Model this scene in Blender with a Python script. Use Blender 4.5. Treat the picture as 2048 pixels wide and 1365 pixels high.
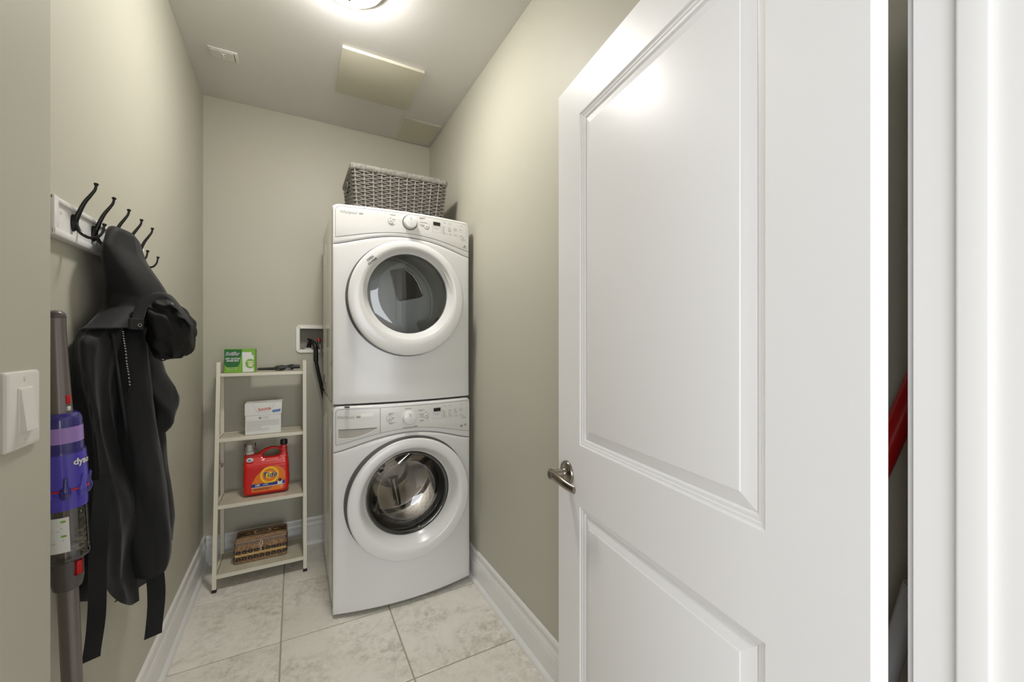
import bpy, bmesh, math, random
from mathutils import Vector, Matrix, noise

for o in list(bpy.data.objects):
    bpy.data.objects.remove(o, do_unlink=True)
SC = bpy.context.scene
COL = SC.collection
PI = math.pi
random.seed(7)

# ------------------------------------------------------------------ camera
cam = bpy.data.cameras.new('camera')
cam.sensor_width = 36.0
cam.lens = 36.0 * 811.0 / 2048.0
cam.clip_start = 0.02
cam_o = bpy.data.objects.new('camera', cam)
cam_o.location = (0, 0, 1.30)
cam_o.rotation_euler = (PI / 2, 0, math.radians(-28.2))
COL.objects.link(cam_o)
SC.camera = cam_o

# ------------------------------------------------------------------ light
LAMP_STRENGTH = 90.0
LAMP_COLOR = (1.0, 0.975, 0.935)
HALL_END_WATTS = 108.0
HALL_SIDE_WATTS = 44.0
w = bpy.data.worlds.new('hall_daylight')
SC.world = w
w.use_nodes = True
w.node_tree.nodes['Background'].inputs[0].default_value = (0.93, 0.96, 1.0, 1)
w.node_tree.nodes['Background'].inputs[1].default_value = 0.4
# unseen fill added as hall daylight: wide light far back, nearer one at left


def hall_fill(name, watts, size_x, size_y, loc, rotz):
    al = bpy.data.lights.new(name, 'AREA')
    al.shape = 'RECTANGLE'
    al.size = size_x
    al.size_y = size_y
    al.energy = watts
    al.color = (0.94, 0.97, 1.0)
    al_o = bpy.data.objects.new(name, al)
    al_o.location = loc
    al_o.rotation_euler = (PI / 2, 0, math.radians(rotz))
    COL.objects.link(al_o)


hall_fill('hall_end_fill', HALL_END_WATTS, 3.4, 2.3, (0.1, -5.0, 1.35), 0)
hall_fill('hall_side_fill', HALL_SIDE_WATTS, 2.2, 2.0, (-1.5, -1.5, 1.4), -45)
vs = SC.view_settings
vs.view_transform = 'Standard'
vs.look = 'None'
vs.gamma = 1.0
vs.use_curve_mapping = False
vs.exposure = 0.41

# ------------------------------------------------------------------ helpers
ORG = {}


def lin(c):
    c = c / 255.0
    return c / 12.92 if c <= 0.04045 else ((c + 0.055) / 1.055) ** 2.4


def rgb(r, g, b):
    return (lin(r), lin(g), lin(b), 1.0)


def M(name, col, rough=0.5, metal=0.0, spec=0.5, coat=0.0, bump=None, noise_col=None, sheen=0.0):
    m = bpy.data.materials.new(name)
    m.use_nodes = True
    nt = m.node_tree
    b = nt.nodes['Principled BSDF']
    b.inputs['Base Color'].default_value = col
    b.inputs['Roughness'].default_value = rough
    b.inputs['Metallic'].default_value = metal
    b.inputs['Specular IOR Level'].default_value = spec
    b.inputs['Coat Weight'].default_value = coat
    b.inputs['Coat Roughness'].default_value = 0.08
    if sheen:
        b.inputs['Sheen Weight'].default_value = sheen
        b.inputs['Sheen Roughness'].default_value = 0.4
    if bump or noise_col:
        tc = nt.nodes.new('ShaderNodeTexCoord')
        if bump:
            n = nt.nodes.new('ShaderNodeTexNoise')
            n.inputs['Scale'].default_value = bump[0]
            n.inputs['Detail'].default_value = 4
            nt.links.new(tc.outputs['Object'], n.inputs['Vector'])
            bp = nt.nodes.new('ShaderNodeBump')
            bp.inputs['Strength'].default_value = bump[1]
            bp.inputs['Distance'].default_value = bump[2] if len(bump) > 2 else 0.002
            nt.links.new(n.outputs['Fac'], bp.inputs['Height'])
            nt.links.new(bp.outputs['Normal'], b.inputs['Normal'])
        if noise_col:
            sc_, col2, lo, hi = noise_col
            n2 = nt.nodes.new('ShaderNodeTexNoise')
            n2.inputs['Scale'].default_value = sc_
            n2.inputs['Detail'].default_value = 6
            nt.links.new(tc.outputs['Object'], n2.inputs['Vector'])
            cr = nt.nodes.new('ShaderNodeValToRGB')
            cr.color_ramp.elements[0].position = lo
            cr.color_ramp.elements[0].color = col
            cr.color_ramp.elements[1].position = hi
            cr.color_ramp.elements[1].color = col2
            nt.links.new(n2.outputs['Fac'], cr.inputs['Fac'])
            nt.links.new(cr.outputs['Color'], b.inputs['Base Color'])
    return m


def glass_mat(name, tint, gloss=0.10, rough=0.02):
    """pane that lets light straight through and mirrors by Fresnel"""
    m = bpy.data.materials.new(name)
    m.use_nodes = True
    nt = m.node_tree
    nt.nodes.remove(nt.nodes['Principled BSDF'])
    out = nt.nodes['Material Output']
    tr = nt.nodes.new('ShaderNodeBsdfTransparent')
    tr.inputs[0].default_value = tint
    gl = nt.nodes.new('ShaderNodeBsdfGlossy')
    gl.inputs['Roughness'].default_value = rough
    gl.inputs['Color'].default_value = (1, 1, 1, 1)
    fr = nt.nodes.new('ShaderNodeFresnel')
    fr.inputs['IOR'].default_value = 1.5
    ad = nt.nodes.new('ShaderNodeMath')
    ad.operation = 'ADD'
    ad.inputs[1].default_value = gloss
    mx = nt.nodes.new('ShaderNodeMixShader')
    nt.links.new(fr.outputs[0], ad.inputs[0])
    nt.links.new(ad.outputs[0], mx.inputs[0])
    nt.links.new(tr.outputs[0], mx.inputs[1])
    nt.links.new(gl.outputs[0], mx.inputs[2])
    nt.links.new(mx.outputs[0], out.inputs[0])
    return m


def finish(name, bm, mat, parent=None, smooth=True, angle=35, origin=None):
    """turn a bmesh (world coordinates, or the root's own if it was registered local) into an object"""
    if parent is not None and parent.name in ORG:
        off = ORG[parent.name]
    else:
        off = Vector(origin) if origin is not None else Vector((0, 0, 0))
    if off.length > 0:
        bmesh.ops.translate(bm, vec=-off, verts=bm.verts)
    bmesh.ops.recalc_face_normals(bm, faces=bm.faces)
    me = bpy.data.meshes.new(name)
    bm.to_mesh(me)
    bm.free()
    if mat is not None:
        me.materials.append(mat)
    if smooth:
        for p in me.polygons:
            p.use_smooth = True
        me.set_sharp_from_angle(angle=math.radians(angle))
    o = bpy.data.objects.new(name, me)
    COL.objects.link(o)
    if parent is not None:
        o.parent = parent
    else:
        o.location = off
    ORG[o.name] = off.copy()
    return o


def root(name, loc, label, cat, group=None, rotz=None):
    o = bpy.data.objects.new(name, None)
    o.empty_display_size = 0.05
    COL.objects.link(o)
    o.location = loc
    if rotz is not None:
        o.rotation_euler = (0, 0, rotz)
        ORG[o.name] = Vector((0, 0, 0))
    else:
        ORG[o.name] = Vector(loc)
    tag(o, label, cat, group)
    return o


def tag(o, label, cat, group=None):
    o['label'] = label
    o['category'] = cat
    if group:
        o['group'] = group
    return o


def struct(o):
    o['kind'] = 'structure'
    return o


def plabel(o, t):
    o['label'] = t
    return o


def B():
    return bmesh.new()


def box(bm, x0, x1, y0, y1, z0, z1, bev=0.0, seg=2):
    r = bmesh.ops.create_cube(bm, size=1.0)
    vs_ = r['verts']
    for v in vs_:
        v.co = Vector((x0 + (v.co.x + .5) * (x1 - x0), y0 + (v.co.y + .5) * (y1 - y0), z0 + (v.co.z + .5) * (z1 - z0)))
    if bev > 0:
        es = list({e for v in vs_ for e in v.link_edges})
        bmesh.ops.bevel(bm, geom=es, offset=bev, segments=seg, profile=0.5, affect='EDGES')
    return bm


def obox(bm, c, ax, ay, az, hx, hy, hz, bev=0.0, seg=2):
    """box at c with half sizes along three unit axes"""
    r = bmesh.ops.create_cube(bm, size=2.0)
    vs_ = r['verts']
    c, ax, ay, az = Vector(c), Vector(ax), Vector(ay), Vector(az)
    es = list({e for v in vs_ for e in v.link_edges})
    for v in vs_:
        p = v.co.copy()
        v.co = c + ax * (p.x * hx) + ay * (p.y * hy) + az * (p.z * hz)
    if bev > 0:
        bmesh.ops.bevel(bm, geom=es, offset=bev, segments=seg, profile=0.5, affect='EDGES')
    return bm


def skin(bm, rings, closed=True, cap0=False, cap1=False):
    """quads between successive rings of points"""
    vr = [[bm.verts.new(p) for p in ring] for ring in rings]
    n = len(vr[0])
    for a, b in zip(vr, vr[1:]):
        for i in range(n if closed else n - 1):
            j = (i + 1) % n
            try:
                bm.faces.new((a[i], a[j], b[j], b[i]))
            except ValueError:
                pass
    if cap0:
        bm.faces.new(vr[0])
    if cap1:
        bm.faces.new(list(reversed(vr[-1])))
    return vr


def lathe(bm, prof, n=48, o=(0, 0, 0), ax=(0, 0, 1), cap0=False, cap1=False):
    o = Vector(o)
    a = Vector(ax).normalized()
    t = Vector((1, 0, 0)) if abs(a.x) < .9 else Vector((0, 1, 0))
    u = a.cross(t).normalized()
    v = a.cross(u)
    rings = []
    for r, h in prof:
        rings.append([o + a * h + (u * math.cos(2 * PI * i / n) + v * math.sin(2 * PI * i / n)) * max(r, 1e-5) for i in range(n)])
    return skin(bm, rings, True, cap0, cap1)


def tube(bm, pts, rad, n=8, closed=False, flat=None):
    pts = [Vector(p) for p in pts]
    m = len(pts)
    if not isinstance(rad, (list, tuple)):
        rad = [rad] * m
    rings = []
    up = None
    for i, p in enumerate(pts):
        if closed:
            d = pts[(i + 1) % m] - pts[i - 1]
        else:
            d = pts[min(i + 1, m - 1)] - pts[max(i - 1, 0)]
        d.normalize()
        if up is None:
            up = Vector((0, 0, 1)) if abs(d.z) < .9 else Vector((1, 0, 0))
        s = d.cross(up)
        if s.length < 1e-6:
            s = d.orthogonal()
        s.normalize()
        up = s.cross(d).normalized()
        r = rad[i]
        rx, ry = (r, r) if flat is None else (r, r * flat)
        rings.append([p + s * (math.cos(2 * PI * k / n) * rx) + up * (math.sin(2 * PI * k / n) * ry) for k in range(n)])
    if closed:
        rings.append(rings[0])
        vr = [[bm.verts.new(q) for q in ring] for ring in rings[:-1]]
        for i in range(m):
            a, b = vr[i], vr[(i + 1) % m]
            for k in range(n):
                bm.faces.new((a[k], a[(k + 1) % n], b[(k + 1) % n], b[k]))
    else:
        skin(bm, rings, True, True, True)


def smoothpts(pts, k=6):
    """Catmull-Rom through the points"""
    P = [Vector(p) for p in pts]
    out = []
    for i in range(len(P) - 1):
        p0, p1, p2, p3 = P[max(i - 1, 0)], P[i], P[i + 1], P[min(i + 2, len(P) - 1)]
        for j in range(k):
            t = j / k
            out.append(0.5 * ((2 * p1) + (p2 - p0) * t + (2 * p0 - 5 * p1 + 4 * p2 - p3) * t * t + (3 * p1 - p0 - 3 * p2 + p3) * t ** 3))
    out.append(P[-1])
    return out


def poly(bm, pts2, fn, thick=0.0, nrm=None):
    """flat outline (2D) laid on a surface by fn(a,b)->Vector; thick extrudes along nrm"""
    vs_ = [bm.verts.new(fn(a, b)) for a, b in pts2]
    f = bm.faces.new(vs_)
    if thick and nrm is not None:
        r = bmesh.ops.extrude_face_region(bm, geom=[f])
        nv = [g for g in r['geom'] if isinstance(g, bmesh.types.BMVert)]
        bmesh.ops.translate(bm, vec=Vector(nrm) * thick, verts=nv)
    return f


def text_bm(body, size, shear=0.0, bold=0.0, space=1.0, align='CENTER'):
    cu = bpy.data.curves.new('lettering', 'FONT')
    cu.body = body
    cu.size = size
    cu.shear = shear
    cu.offset = bold
    cu.space_character = space
    cu.align_x = align
    cu.align_y = 'CENTER'
    cu.resolution_u = 3
    o = bpy.data.objects.new('lettering', cu)
    COL.objects.link(o)
    bpy.context.view_layer.update()
    me = bpy.data.meshes.new_from_object(o.evaluated_get(bpy.context.evaluated_depsgraph_get()))
    bm = bmesh.new()
    bm.from_mesh(me)
    bpy.data.objects.remove(o, do_unlink=True)
    bpy.data.curves.remove(cu)
    bpy.data.meshes.remove(me)
    return bm


def letter(name, body, size, fn, mat, parent, shear=0.0, bold=0.0, space=1.0, align='CENTER', rot=0.0, sx=1.0):
    bm = text_bm(body, size, shear, bold, space, align)
    c, s = math.cos(rot), math.sin(rot)
    for v in bm.verts:
        x, y = v.co.x * sx, v.co.y
        v.co = fn(x * c - y * s, x * s + y * c)
    return finish(name, bm, mat, parent, smooth=False)


def arc(cx, cy, rx, ry, a0, a1, n):
    return [(cx + rx * math.cos(math.radians(a0 + (a1 - a0) * i / n)), cy + ry * math.sin(math.radians(a0 + (a1 - a0) * i / n))) for i in range(n + 1)]


def rrect(x0, x1, y0, y1, r, k=6):
    return (arc(x1 - r, y1 - r, r, r, 0, 90, k) + arc(x0 + r, y1 - r, r, r, 90, 180, k)
            + arc(x0 + r, y0 + r, r, r, 180, 270, k) + arc(x1 - r, y0 + r, r, r, 270, 360, k))


# ------------------------------------------------------------------ materials
m_wall = M('greige_wall_paint', rgb(190, 187, 172), 0.5, spec=0.35, bump=(260, 0.06, 0.001))
m_ceil = M('flat_ceiling_paint', rgb(224, 222, 219), 0.8, spec=0.2, bump=(200, 0.05, 0.001))
m_trim = M('white_trim_paint', rgb(234, 233, 231), 0.28, spec=0.5, bump=(30, 0.03, 0.002))
m_door = M('white_door_paint', rgb(233, 232, 232), 0.37, spec=0.30, bump=(45, 0.035, 0.002))
m_panelpaint = M('cream_panel_paint', rgb(212, 208, 190), 0.5, spec=0.3)
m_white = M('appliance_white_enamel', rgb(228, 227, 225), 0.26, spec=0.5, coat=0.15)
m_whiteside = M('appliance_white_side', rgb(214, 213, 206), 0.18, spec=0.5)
m_console = M('console_white_plastic', rgb(222, 221, 217), 0.3)
m_rimgrey = M('door_side_grey_plastic', rgb(104, 104, 102), 0.35)
m_seam = M('seam_shadow_grey', rgb(80, 78, 74), 0.6)
m_print = M('grey_print', rgb(150, 148, 144), 0.5)
m_logo = M('silver_logo', rgb(176, 174, 169), 0.3, metal=0.2)
m_black = M('black_plastic', rgb(24, 24, 25), 0.4)
m_blackgl = M('black_display', rgb(30, 32, 30), 0.1)
m_rubber = M('black_rubber', rgb(22, 22, 22), 0.6)
m_steel = M('drum_stainless_steel', rgb(222, 216, 208), 0.22, metal=1.0)
m_gasket = M('dark_door_gasket', rgb(62, 62, 58), 0.45)
m_drumgrey = M('dryer_drum_grey', rgb(184, 187, 184), 0.4)
m_drumback = M('dryer_bulkhead_grey', rgb(208, 210, 206), 0.35)
m_nickel = M('satin_nickel', rgb(150, 143, 133), 0.24, metal=1.0)
m_iron = M('dark_bronze_hook', rgb(26, 24, 22), 0.33, metal=0.4)
m_metalwhite = M('ivory_powder_coat', rgb(222, 217, 200), 0.4)
m_grout = M('grey_beige_grout', rgb(178, 172, 156), 0.9, spec=0.1)
m_plate = M('white_switch_plastic', rgb(228, 226, 218), 0.3)
m_hall = M('hall_wood_floor', rgb(150, 120, 90), 0.5)
m_red = M('red_plastic', rgb(196, 22, 26), 0.28)
m_grey = M('grey_plastic', rgb(120, 120, 120), 0.4)
m_palegrey = M('pale_grey_handle', rgb(196, 196, 196), 0.3)
m_greytube = M('brushed_grey_tube', rgb(140, 140, 140), 0.3, metal=0.8)
m_glass_d = glass_mat('dryer_smoked_glass', (0.84, 0.85, 0.845, 1), 0.03)
m_glass_w = glass_mat('washer_bowl_glass', (0.93, 0.92, 0.90, 1), 0.06)


def tile_material():
    m = bpy.data.materials.new('mottled_porcelain_tile')
    m.use_nodes = True
    nt = m.node_tree
    L = nt.links.new
    b = nt.nodes['Principled BSDF']
    tc = nt.nodes.new('ShaderNodeTexCoord')
    oi = nt.nodes.new('ShaderNodeObjectInfo')
    sc = nt.nodes.new('ShaderNodeVectorMath')
    sc.operation = 'SCALE'
    sc.inputs[0].default_value = (17.3, 9.1, 5.7)
    L(oi.outputs['Random'], sc.inputs['Scale'])
    ad = nt.nodes.new('ShaderNodeVectorMath')
    ad.operation = 'ADD'
    L(tc.outputs['Object'], ad.inputs[0])
    L(sc.outputs[0], ad.inputs[1])

    def nz(scale, det, rough=0.6, dist=0.0):
        n = nt.nodes.new('ShaderNodeTexNoise')
        n.inputs['Scale'].default_value = scale
        n.inputs['Detail'].default_value = det
        n.inputs['Roughness'].default_value = rough
        n.inputs['Distortion'].default_value = dist
        L(ad.outputs[0], n.inputs['Vector'])
        return n.outputs['Fac']

    def ramp(src, p0, p1, c0=(0, 0, 0, 1), c1=(1, 1, 1, 1)):
        r = nt.nodes.new('ShaderNodeValToRGB')
        r.color_ramp.elements[0].position = p0
        r.color_ramp.elements[1].position = p1
        r.color_ramp.elements[0].color = c0
        r.color_ramp.elements[1].color = c1
        L(src, r.inputs[0])
        return r.outputs[0]

    def mul(a, c):
        x = nt.nodes.new('ShaderNodeMath')
        x.operation = 'MULTIPLY'
        L(a, x.inputs[0])
        if isinstance(c, float):
            x.inputs[1].default_value = c
        else:
            L(c, x.inputs[1])
        return x.outputs[0]

    def mix(fac, a, c):
        x = nt.nodes.new('ShaderNodeMix')
        x.data_type = 'RGBA'
        L(fac, x.inputs['Factor'])
        if isinstance(a, tuple):
            x.inputs[6].default_value = a
        else:
            L(a, x.inputs[6])
        x.inputs[7].default_value = c
        return x.outputs[2]

    base = ramp(nz(3.0, 4), 0.3, 0.7, rgb(243, 240, 231), rgb(233, 229, 218))
    patch = ramp(nz(5.0, 4, 0.6, 0.5), 0.40, 0.66)
    speck = ramp(nz(30, 8, 0.75), 0.44, 0.62)
    c = mix(mul(mul(patch, speck), 0.75), base, rgb(176, 169, 154))
    fine = ramp(nz(110, 3, 0.7), 0.60, 0.68)
    c = mix(mul(fine, 0.25), c, rgb(172, 165, 150))
    # thin veins: ridge of a distorted noise
    vn = nz(3.4, 5, 0.62, 1.2)
    s1 = nt.nodes.new('ShaderNodeMath')
    s1.operation = 'SUBTRACT'
    s1.inputs[1].default_value = 0.5
    L(vn, s1.inputs[0])
    s2 = nt.nodes.new('ShaderNodeMath')
    s2.operation = 'ABSOLUTE'
    L(s1.outputs[0], s2.inputs[0])
    vein = ramp(s2.outputs[0], 0.0, 0.009, (1, 1, 1, 1), (0, 0, 0, 1))
    vmask = ramp(nz(6.0, 2), 0.5, 0.62)
    c = mix(mul(mul(vein, vmask), 0.30), c, rgb(146, 138, 124))
    L(c, b.inputs['Base Color'])
    b.inputs['Roughness'].default_value = 0.36
    bp = nt.nodes.new('ShaderNodeBump')
    bp.inputs['Strength'].default_value = 0.12
    bp.inputs['Distance'].default_value = 0.002
    L(nz(40, 4), bp.inputs['Height'])
    L(bp.outputs[0], b.inputs['Normal'])
    return m


m_tile = tile_material()

# ------------------------------------------------------------------ the room
XL, XR, YB, HC = -0.468, 0.876, 2.92, 2.73
XE, YE = -0.36, 0.966           # nearer stretch of the left wall (with the switch) and its end
YW, YH = 0.203, 0.088           # room side and hall side of the front wall
JX = 0.66                       # right jamb face

bm = B()
box(bm, XL - .1, XR + .1, YH, YB + .1, -0.10, -0.0035)
floor = struct(finish('floor', bm, m_grout, smooth=False))
xs = [XL, -0.052, 0.407, XR]
ys = [YH, 0.1665, 0.629, 1.0915, 1.554, 2.0165, 2.479, YB]
g = 0.0028
cache = {}
for i in range(3):
    for j in range(7):
        x0, x1, y0, y1 = xs[i] + g, xs[i + 1] - g, ys[j] + g, ys[j + 1] - g
        key = (round(x1 - x0, 4), round(y1 - y0, 4))
        if key not in cache:
            bm = B()
            box(bm, -(x1 - x0) / 2, (x1 - x0) / 2, -(y1 - y0) / 2, (y1 - y0) / 2, -0.009, 0.0, 0.0016, 1)
            t = finish('tile', bm, m_tile, floor)
            cache[key] = t.data
        else:
            t = bpy.data.objects.new('tile', cache[key])
            COL.objects.link(t)
            t.parent = floor
        t.location = ((x0 + x1) / 2, (y0 + y1) / 2, 0)

bm = B()
box(bm, -2.2, 2.2, -5.2, YH, -0.10, -0.002)
struct(finish('floor_hall', bm, m_hall, smooth=False))

bm = B()
box(bm, XL - .1, XR + .1, YH, YB + .1, HC, HC + .08)
struct(finish('ceiling', bm, m_ceil, smooth=False))

bm = B()
box(bm, XL - .12, XL, YE, YB, 0, HC)
struct(finish('wall_left', bm, m_wall, smooth=False))
bm = B()
box(bm, XL - .12, XE, YW, YE, 0, HC, 0.004, 3)
struct(finish('wall_entry', bm, m_wall))
bm = B()
box(bm, XR, XR + .1, YW, YB, 0, HC)
struct(finish('wall_right', bm, m_wall, smooth=False))
# back wall, with the opening of the recessed laundry valve box
HX0, HX1, HZ0, HZ1 = 0.030, 0.212, 1.247, 1.378
bm = B()
box(bm, XL - .12, HX0, YB, YB + .1, 0, HC)
box(bm, HX1, XR + .1, YB, YB + .1, 0, HC)
box(bm, HX0, HX1, YB, YB + .1, 0, HZ0)
box(bm, HX0, HX1, YB, YB + .1, HZ1, HC)
struct(finish('wall_back', bm, m_wall, smooth=False))
LJ = JX - 0.797
bm = B()
box(bm, XL - .12, LJ - .018, YH, YW, 0, HC)
box(bm, JX + .018, XR + .1, YH, YW, 0, HC)
box(bm, LJ - .018, JX + .018, YH, YW, 2.062, HC)
struct(finish('wall_front', bm, m_wall, smooth=False))

# baseboards: profile of (thickness, height)
BP = [(0, 0), (.0155, 0), (.0155, .096), (.0150, .100), (.0128, .1015), (.0142, .105), (.0142, .109), (.0118, .1105),
      (.0130, .114), (.0128, .117), (.0100, .119), (.0085, .126), (.0078, .138), (.0080, .143), (.0108, .1455), (.0112, .155), (.0095, .161), (.0050, .164), (0, .164)]
SP = [(.0155, 0), (.0325, 0), (.0322, .006), (.0305, .0115), (.0272, .0155), (.0225, .0185), (.0155, .0195)]


def extrude_profile(bm, prof, a, b, inward):
    a, b, inward = Vector(a), Vector(b), Vector(inward)
    r0 = [a + inward * t + Vector((0, 0, z)) for t, z in prof]
    r1 = [b + inward * t + Vector((0, 0, z)) for t, z in prof]
    skin(bm, [r0, r1], True, True, True)


def baseboard(name, a, b, inw):
    bm = B()
    extrude_profile(bm, BP, a, b, inw)
    o = struct(finish(name, bm, m_trim, angle=25))
    bm = B()
    extrude_profile(bm, SP, a, b, inw)
    finish('shoe_moulding', bm, m_trim, o, angle=30)


baseboard('baseboard_left', (XL, YE, 0), (XL, YB, 0), (1, 0, 0))
baseboard('baseboard_right', (XR, YW, 0), (XR, YB, 0), (-1, 0, 0))
baseboard('baseboard_back', (XL + .0158, YB, 0), (XR - .0158, YB, 0), (0, -1, 0))

# door lining: right jamb (seen), left jamb, head; each with its stop; casing on the room side


def jamb(name, x, sgn):
    bm = B()
    box(bm, min(x, x + sgn * .018), max(x, x + sgn * .018), YH, YW, 0, 2.062)
    o = struct(finish(name, bm, m_trim, smooth=False))
    bm = B()
    box(bm, min(x, x - sgn * .010), max(x, x - sgn * .010), .1385, .1655, 0, 2.05, .003, 3)
    finish('door_stop', bm, m_trim, o)
    prof = [(.006, 0), (.006, .0068), (.009, .0075), (.020, .0085), (.030, .013), (.05, .016), (.062, .0175), (.07, .0175), (.07, 0)]
    bm = B()
    r0 = [Vector((x + sgn * a, YW + t, 0)) for a, t in prof]
    r1 = [Vector((x + sgn * a, YW + t, 2.14)) for a, t in prof]
    skin(bm, [r0, r1], True, True, True)
    finish('casing', bm, m_trim, o, angle=25)
    return o


jamb('trim_1', JX, 1)
jamb('trim_2', LJ, -1)
bm = B()
box(bm, LJ, JX, YH, YW, 2.044, 2.062)
box(bm, LJ, JX, .1385, .1655, 2.034, 2.044)
struct(finish('trim_3', bm, m_trim, smooth=False))

# ------------------------------------------------------------------ the open door
DW, DH, DT = 0.79, 2.02, 0.035
bm = B()
P1 = (0.132, 0.67, 0.245, 0.840)      # u0,u1,z0,z1 measured from the hinge edge
P2 = (0.132, 0.67, 1.005, 1.910)
us = [0, P1[0], P1[1], DW]
zs = [0, P1[2], P1[3], P2[2], P2[3], DH]
STICK = [(0, 0), (.0022, .0012), (.0030, .0035), (.0085, .0045), (.0095, .0060), (.0160, .0075), (.0172, .0100), (.0200, .0110)]
for side in (0, 1):
    y = 0.0 if side == 0 else -DT
    sg = -1 if side == 0 else 1
    gv = [[bm.verts.new((u, y, z)) for z in zs] for u in us]
    for i in range(3):
        for j in range(5):
            if i == 1 and j in (1, 3):
                continue
            bm.faces.new((gv[i][j], gv[i + 1][j], gv[i + 1][j + 1], gv[i][j + 1]))
    for (u0, u1, z0, z1) in (P1, P2):
        rings = [[(u0 + a, y + sg * d, z0 + a), (u1 - a, y + sg * d, z0 + a), (u1 - a, y + sg * d, z1 - a), (u0 + a, y + sg * d, z1 - a)] for a, d in STICK]
        skin(bm, rings)
for (a, b) in (((0, 0), (DW, 0)),):
    pass
c = [bm.verts.new(p) for p in [(0, 0, 0), (0, -DT, 0), (0, -DT, DH), (0, 0, DH), (DW, 0, 0), (DW, -DT, 0), (DW, -DT, DH), (DW, 0, DH)]]
for f in ((0, 1, 2, 3), (7, 6, 5, 4), (0, 4, 5, 1), (3, 2, 6, 7)):
    bm.faces.new([c[k] for k in f])
bmesh.ops.remove_doubles(bm, verts=bm.verts, dist=1e-5)
door = struct(finish('door_1', bm, m_door, angle=20))
door.location = (0.6003, 0.2224, 0.010)
door.rotation_euler = (0, 0, math.radians(82.85))
ORG[door.name] = Vector((0, 0, 0))
for nm, (u0, u1, z0, z1) in (('lower_panel', P1), ('upper_panel', P2)):
    bm = B()
    pr = [(.0190, .0112), (.0215, .0112), (.0225, .0100), (.0440, .0034), (.0455, .0020), (.0475, .0016)]
    for side in (0, 1):
        y = 0.0 if side == 0 else -DT
        sg = -1 if side == 0 else 1
        rings = [[(u0 + a, y + sg * d, z0 + a), (u1 - a, y + sg * d, z0 + a), (u1 - a, y + sg * d, z1 - a), (u0 + a, y + sg * d, z1 - a)] for a, d in pr]
        skin(bm, rings, True, False, True)
    finish(nm, bm, m_door, door, angle=12)
# lever handle on the seen face (+y is out of the face)
hu, hz = DW - 0.055, 0.912
bm = B()
lathe(bm, [(0, 0.0), (.034, 0.0), (.034, .004), (.0325, .0065), (.024, .0075), (.016, .011), (.0125, .016), (.012, .020), (0, .020)], 40, (hu, 0, hz), (0, 1, 0))
handle = plabel(finish('door_handle', bm, m_nickel, door), 'satin nickel lever handle on a round rose')
bm = B()
lathe(bm, [(0, .018), (.0125, .018), (.0125, .055), (.0115, .0585), (0, .0595)], 28, (hu, 0, hz), (0, 1, 0))
pts = smoothpts([(hu + .010, .049, hz), (hu - .012, .0495, hz), (hu - .045, .049, hz - .003), (hu - .075, .045, hz - .008), (hu - .102, .037, hz - .012)], 5)
n = len(pts)
rings = []
for i, p in enumerate(pts):
    t = i / (n - 1)
    hw = .0145 * (1 - t) + .0100 * t
    tk = .0105 * (1 - t) + .0045 * t
    rings.append([p + Vector((0, math.cos(a) * tk, math.sin(a) * hw)) for a in [2 * PI * k / 16 for k in range(16)]])
skin(bm, rings, True, True, True)
finish('lever', bm, m_nickel, handle)
for z in (0.22, 1.80):
    bm = B()
    tube(bm, [(-.004, -DT - .004, z - .045), (-.004, -DT - .004, z + .045)], .006, 12)
    box(bm, -.0015, 0, -DT + .004, -.004, z - .044, z + .044)
    finish('hinge', bm, m_nickel, door)

# ------------------------------------------------------------------ ceiling fittings
LX, LY = 0.188, 1.698
r = root('ceiling_light', (LX, LY, HC), 'round frosted glass dome ceiling light glowing white', 'light')
bm = B()
lathe(bm, [(0, HC), (.128, HC), (.131, HC - .003), (.131, HC - .022), (.1295, HC - .0235), (.119, HC - .0235), (.119, HC - .018), (0, HC - .018)], 56, (LX, LY, 0))
finish('base_pan', bm, m_plate, r)
m_lamp = bpy.data.materials.new('lit_frosted_glass')
m_lamp.use_nodes = True
nt = m_lamp.node_tree
b_ = nt.nodes['Principled BSDF']
b_.inputs['Base Color'].default_value = (0.9, 0.9, 0.88, 1)
b_.inputs['Roughness'].default_value = 0.3
b_.inputs['Emission Color'].default_value = LAMP_COLOR + (1,)
b_.inputs['Emission Strength'].default_value = LAMP_STRENGTH
bm = B()
prof = [(.116, HC - .019), (.118, HC - .021)]
for i in range(1, 15):
    a = PI / 2 * i / 14
    prof.append((.118 * math.cos(a) if i < 14 else 0, HC - .021 - .050 * math.sin(a)))
lathe(bm, prof, 56, (LX, LY, 0))
finish('glass_dome', bm, m_lamp, r)
bm = B()
zf = HC - .071
lathe(bm, [(0, zf + .004), (.0125, zf + .004), (.0140, zf - .004), (.011, zf - .016), (.006, zf - .026), (0, zf - .030)], 24, (LX, LY, 0))
finish('finial', bm, m_nickel, r)

r = root('ceiling_vent', (-.312, 2.455, HC), 'small white ceiling air register with a damper lever', 'vent')
bm = B()
box(bm, -.372, -.250, 2.416, 2.497, HC - .008, HC, .002, 2)
finish('face_plate', bm, m_ceil, r)
bm = B()
box(bm, -.363, -.270, 2.424, 2.489, HC - .0105, HC - .008, .001, 1)
finish('damper_plate', bm, m_ceil, r)
bm = B()
box(bm, -.2665, -.2635, 2.424, 2.489, HC - .0086, HC - .0079)
finish('slot', bm, m_seam, r)
bm = B()
box(bm, -.313, -.309, 2.436, 2.462, HC - .022, HC - .0105, .001, 1)
box(bm, -.322, -.300, 2.436, 2.440, HC - .014, HC - .0105, .001, 1)
finish('lever', bm, m_plate, r)
bm = B()
box(bm, .203, .606, 2.107, 2.503, HC - .016, HC, .002, 2)
tag(finish('access_panel', bm, m_panelpaint, origin=(.405, 2.3, HC)), 'large square cream access panel proud of the ceiling', 'panel')
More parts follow.
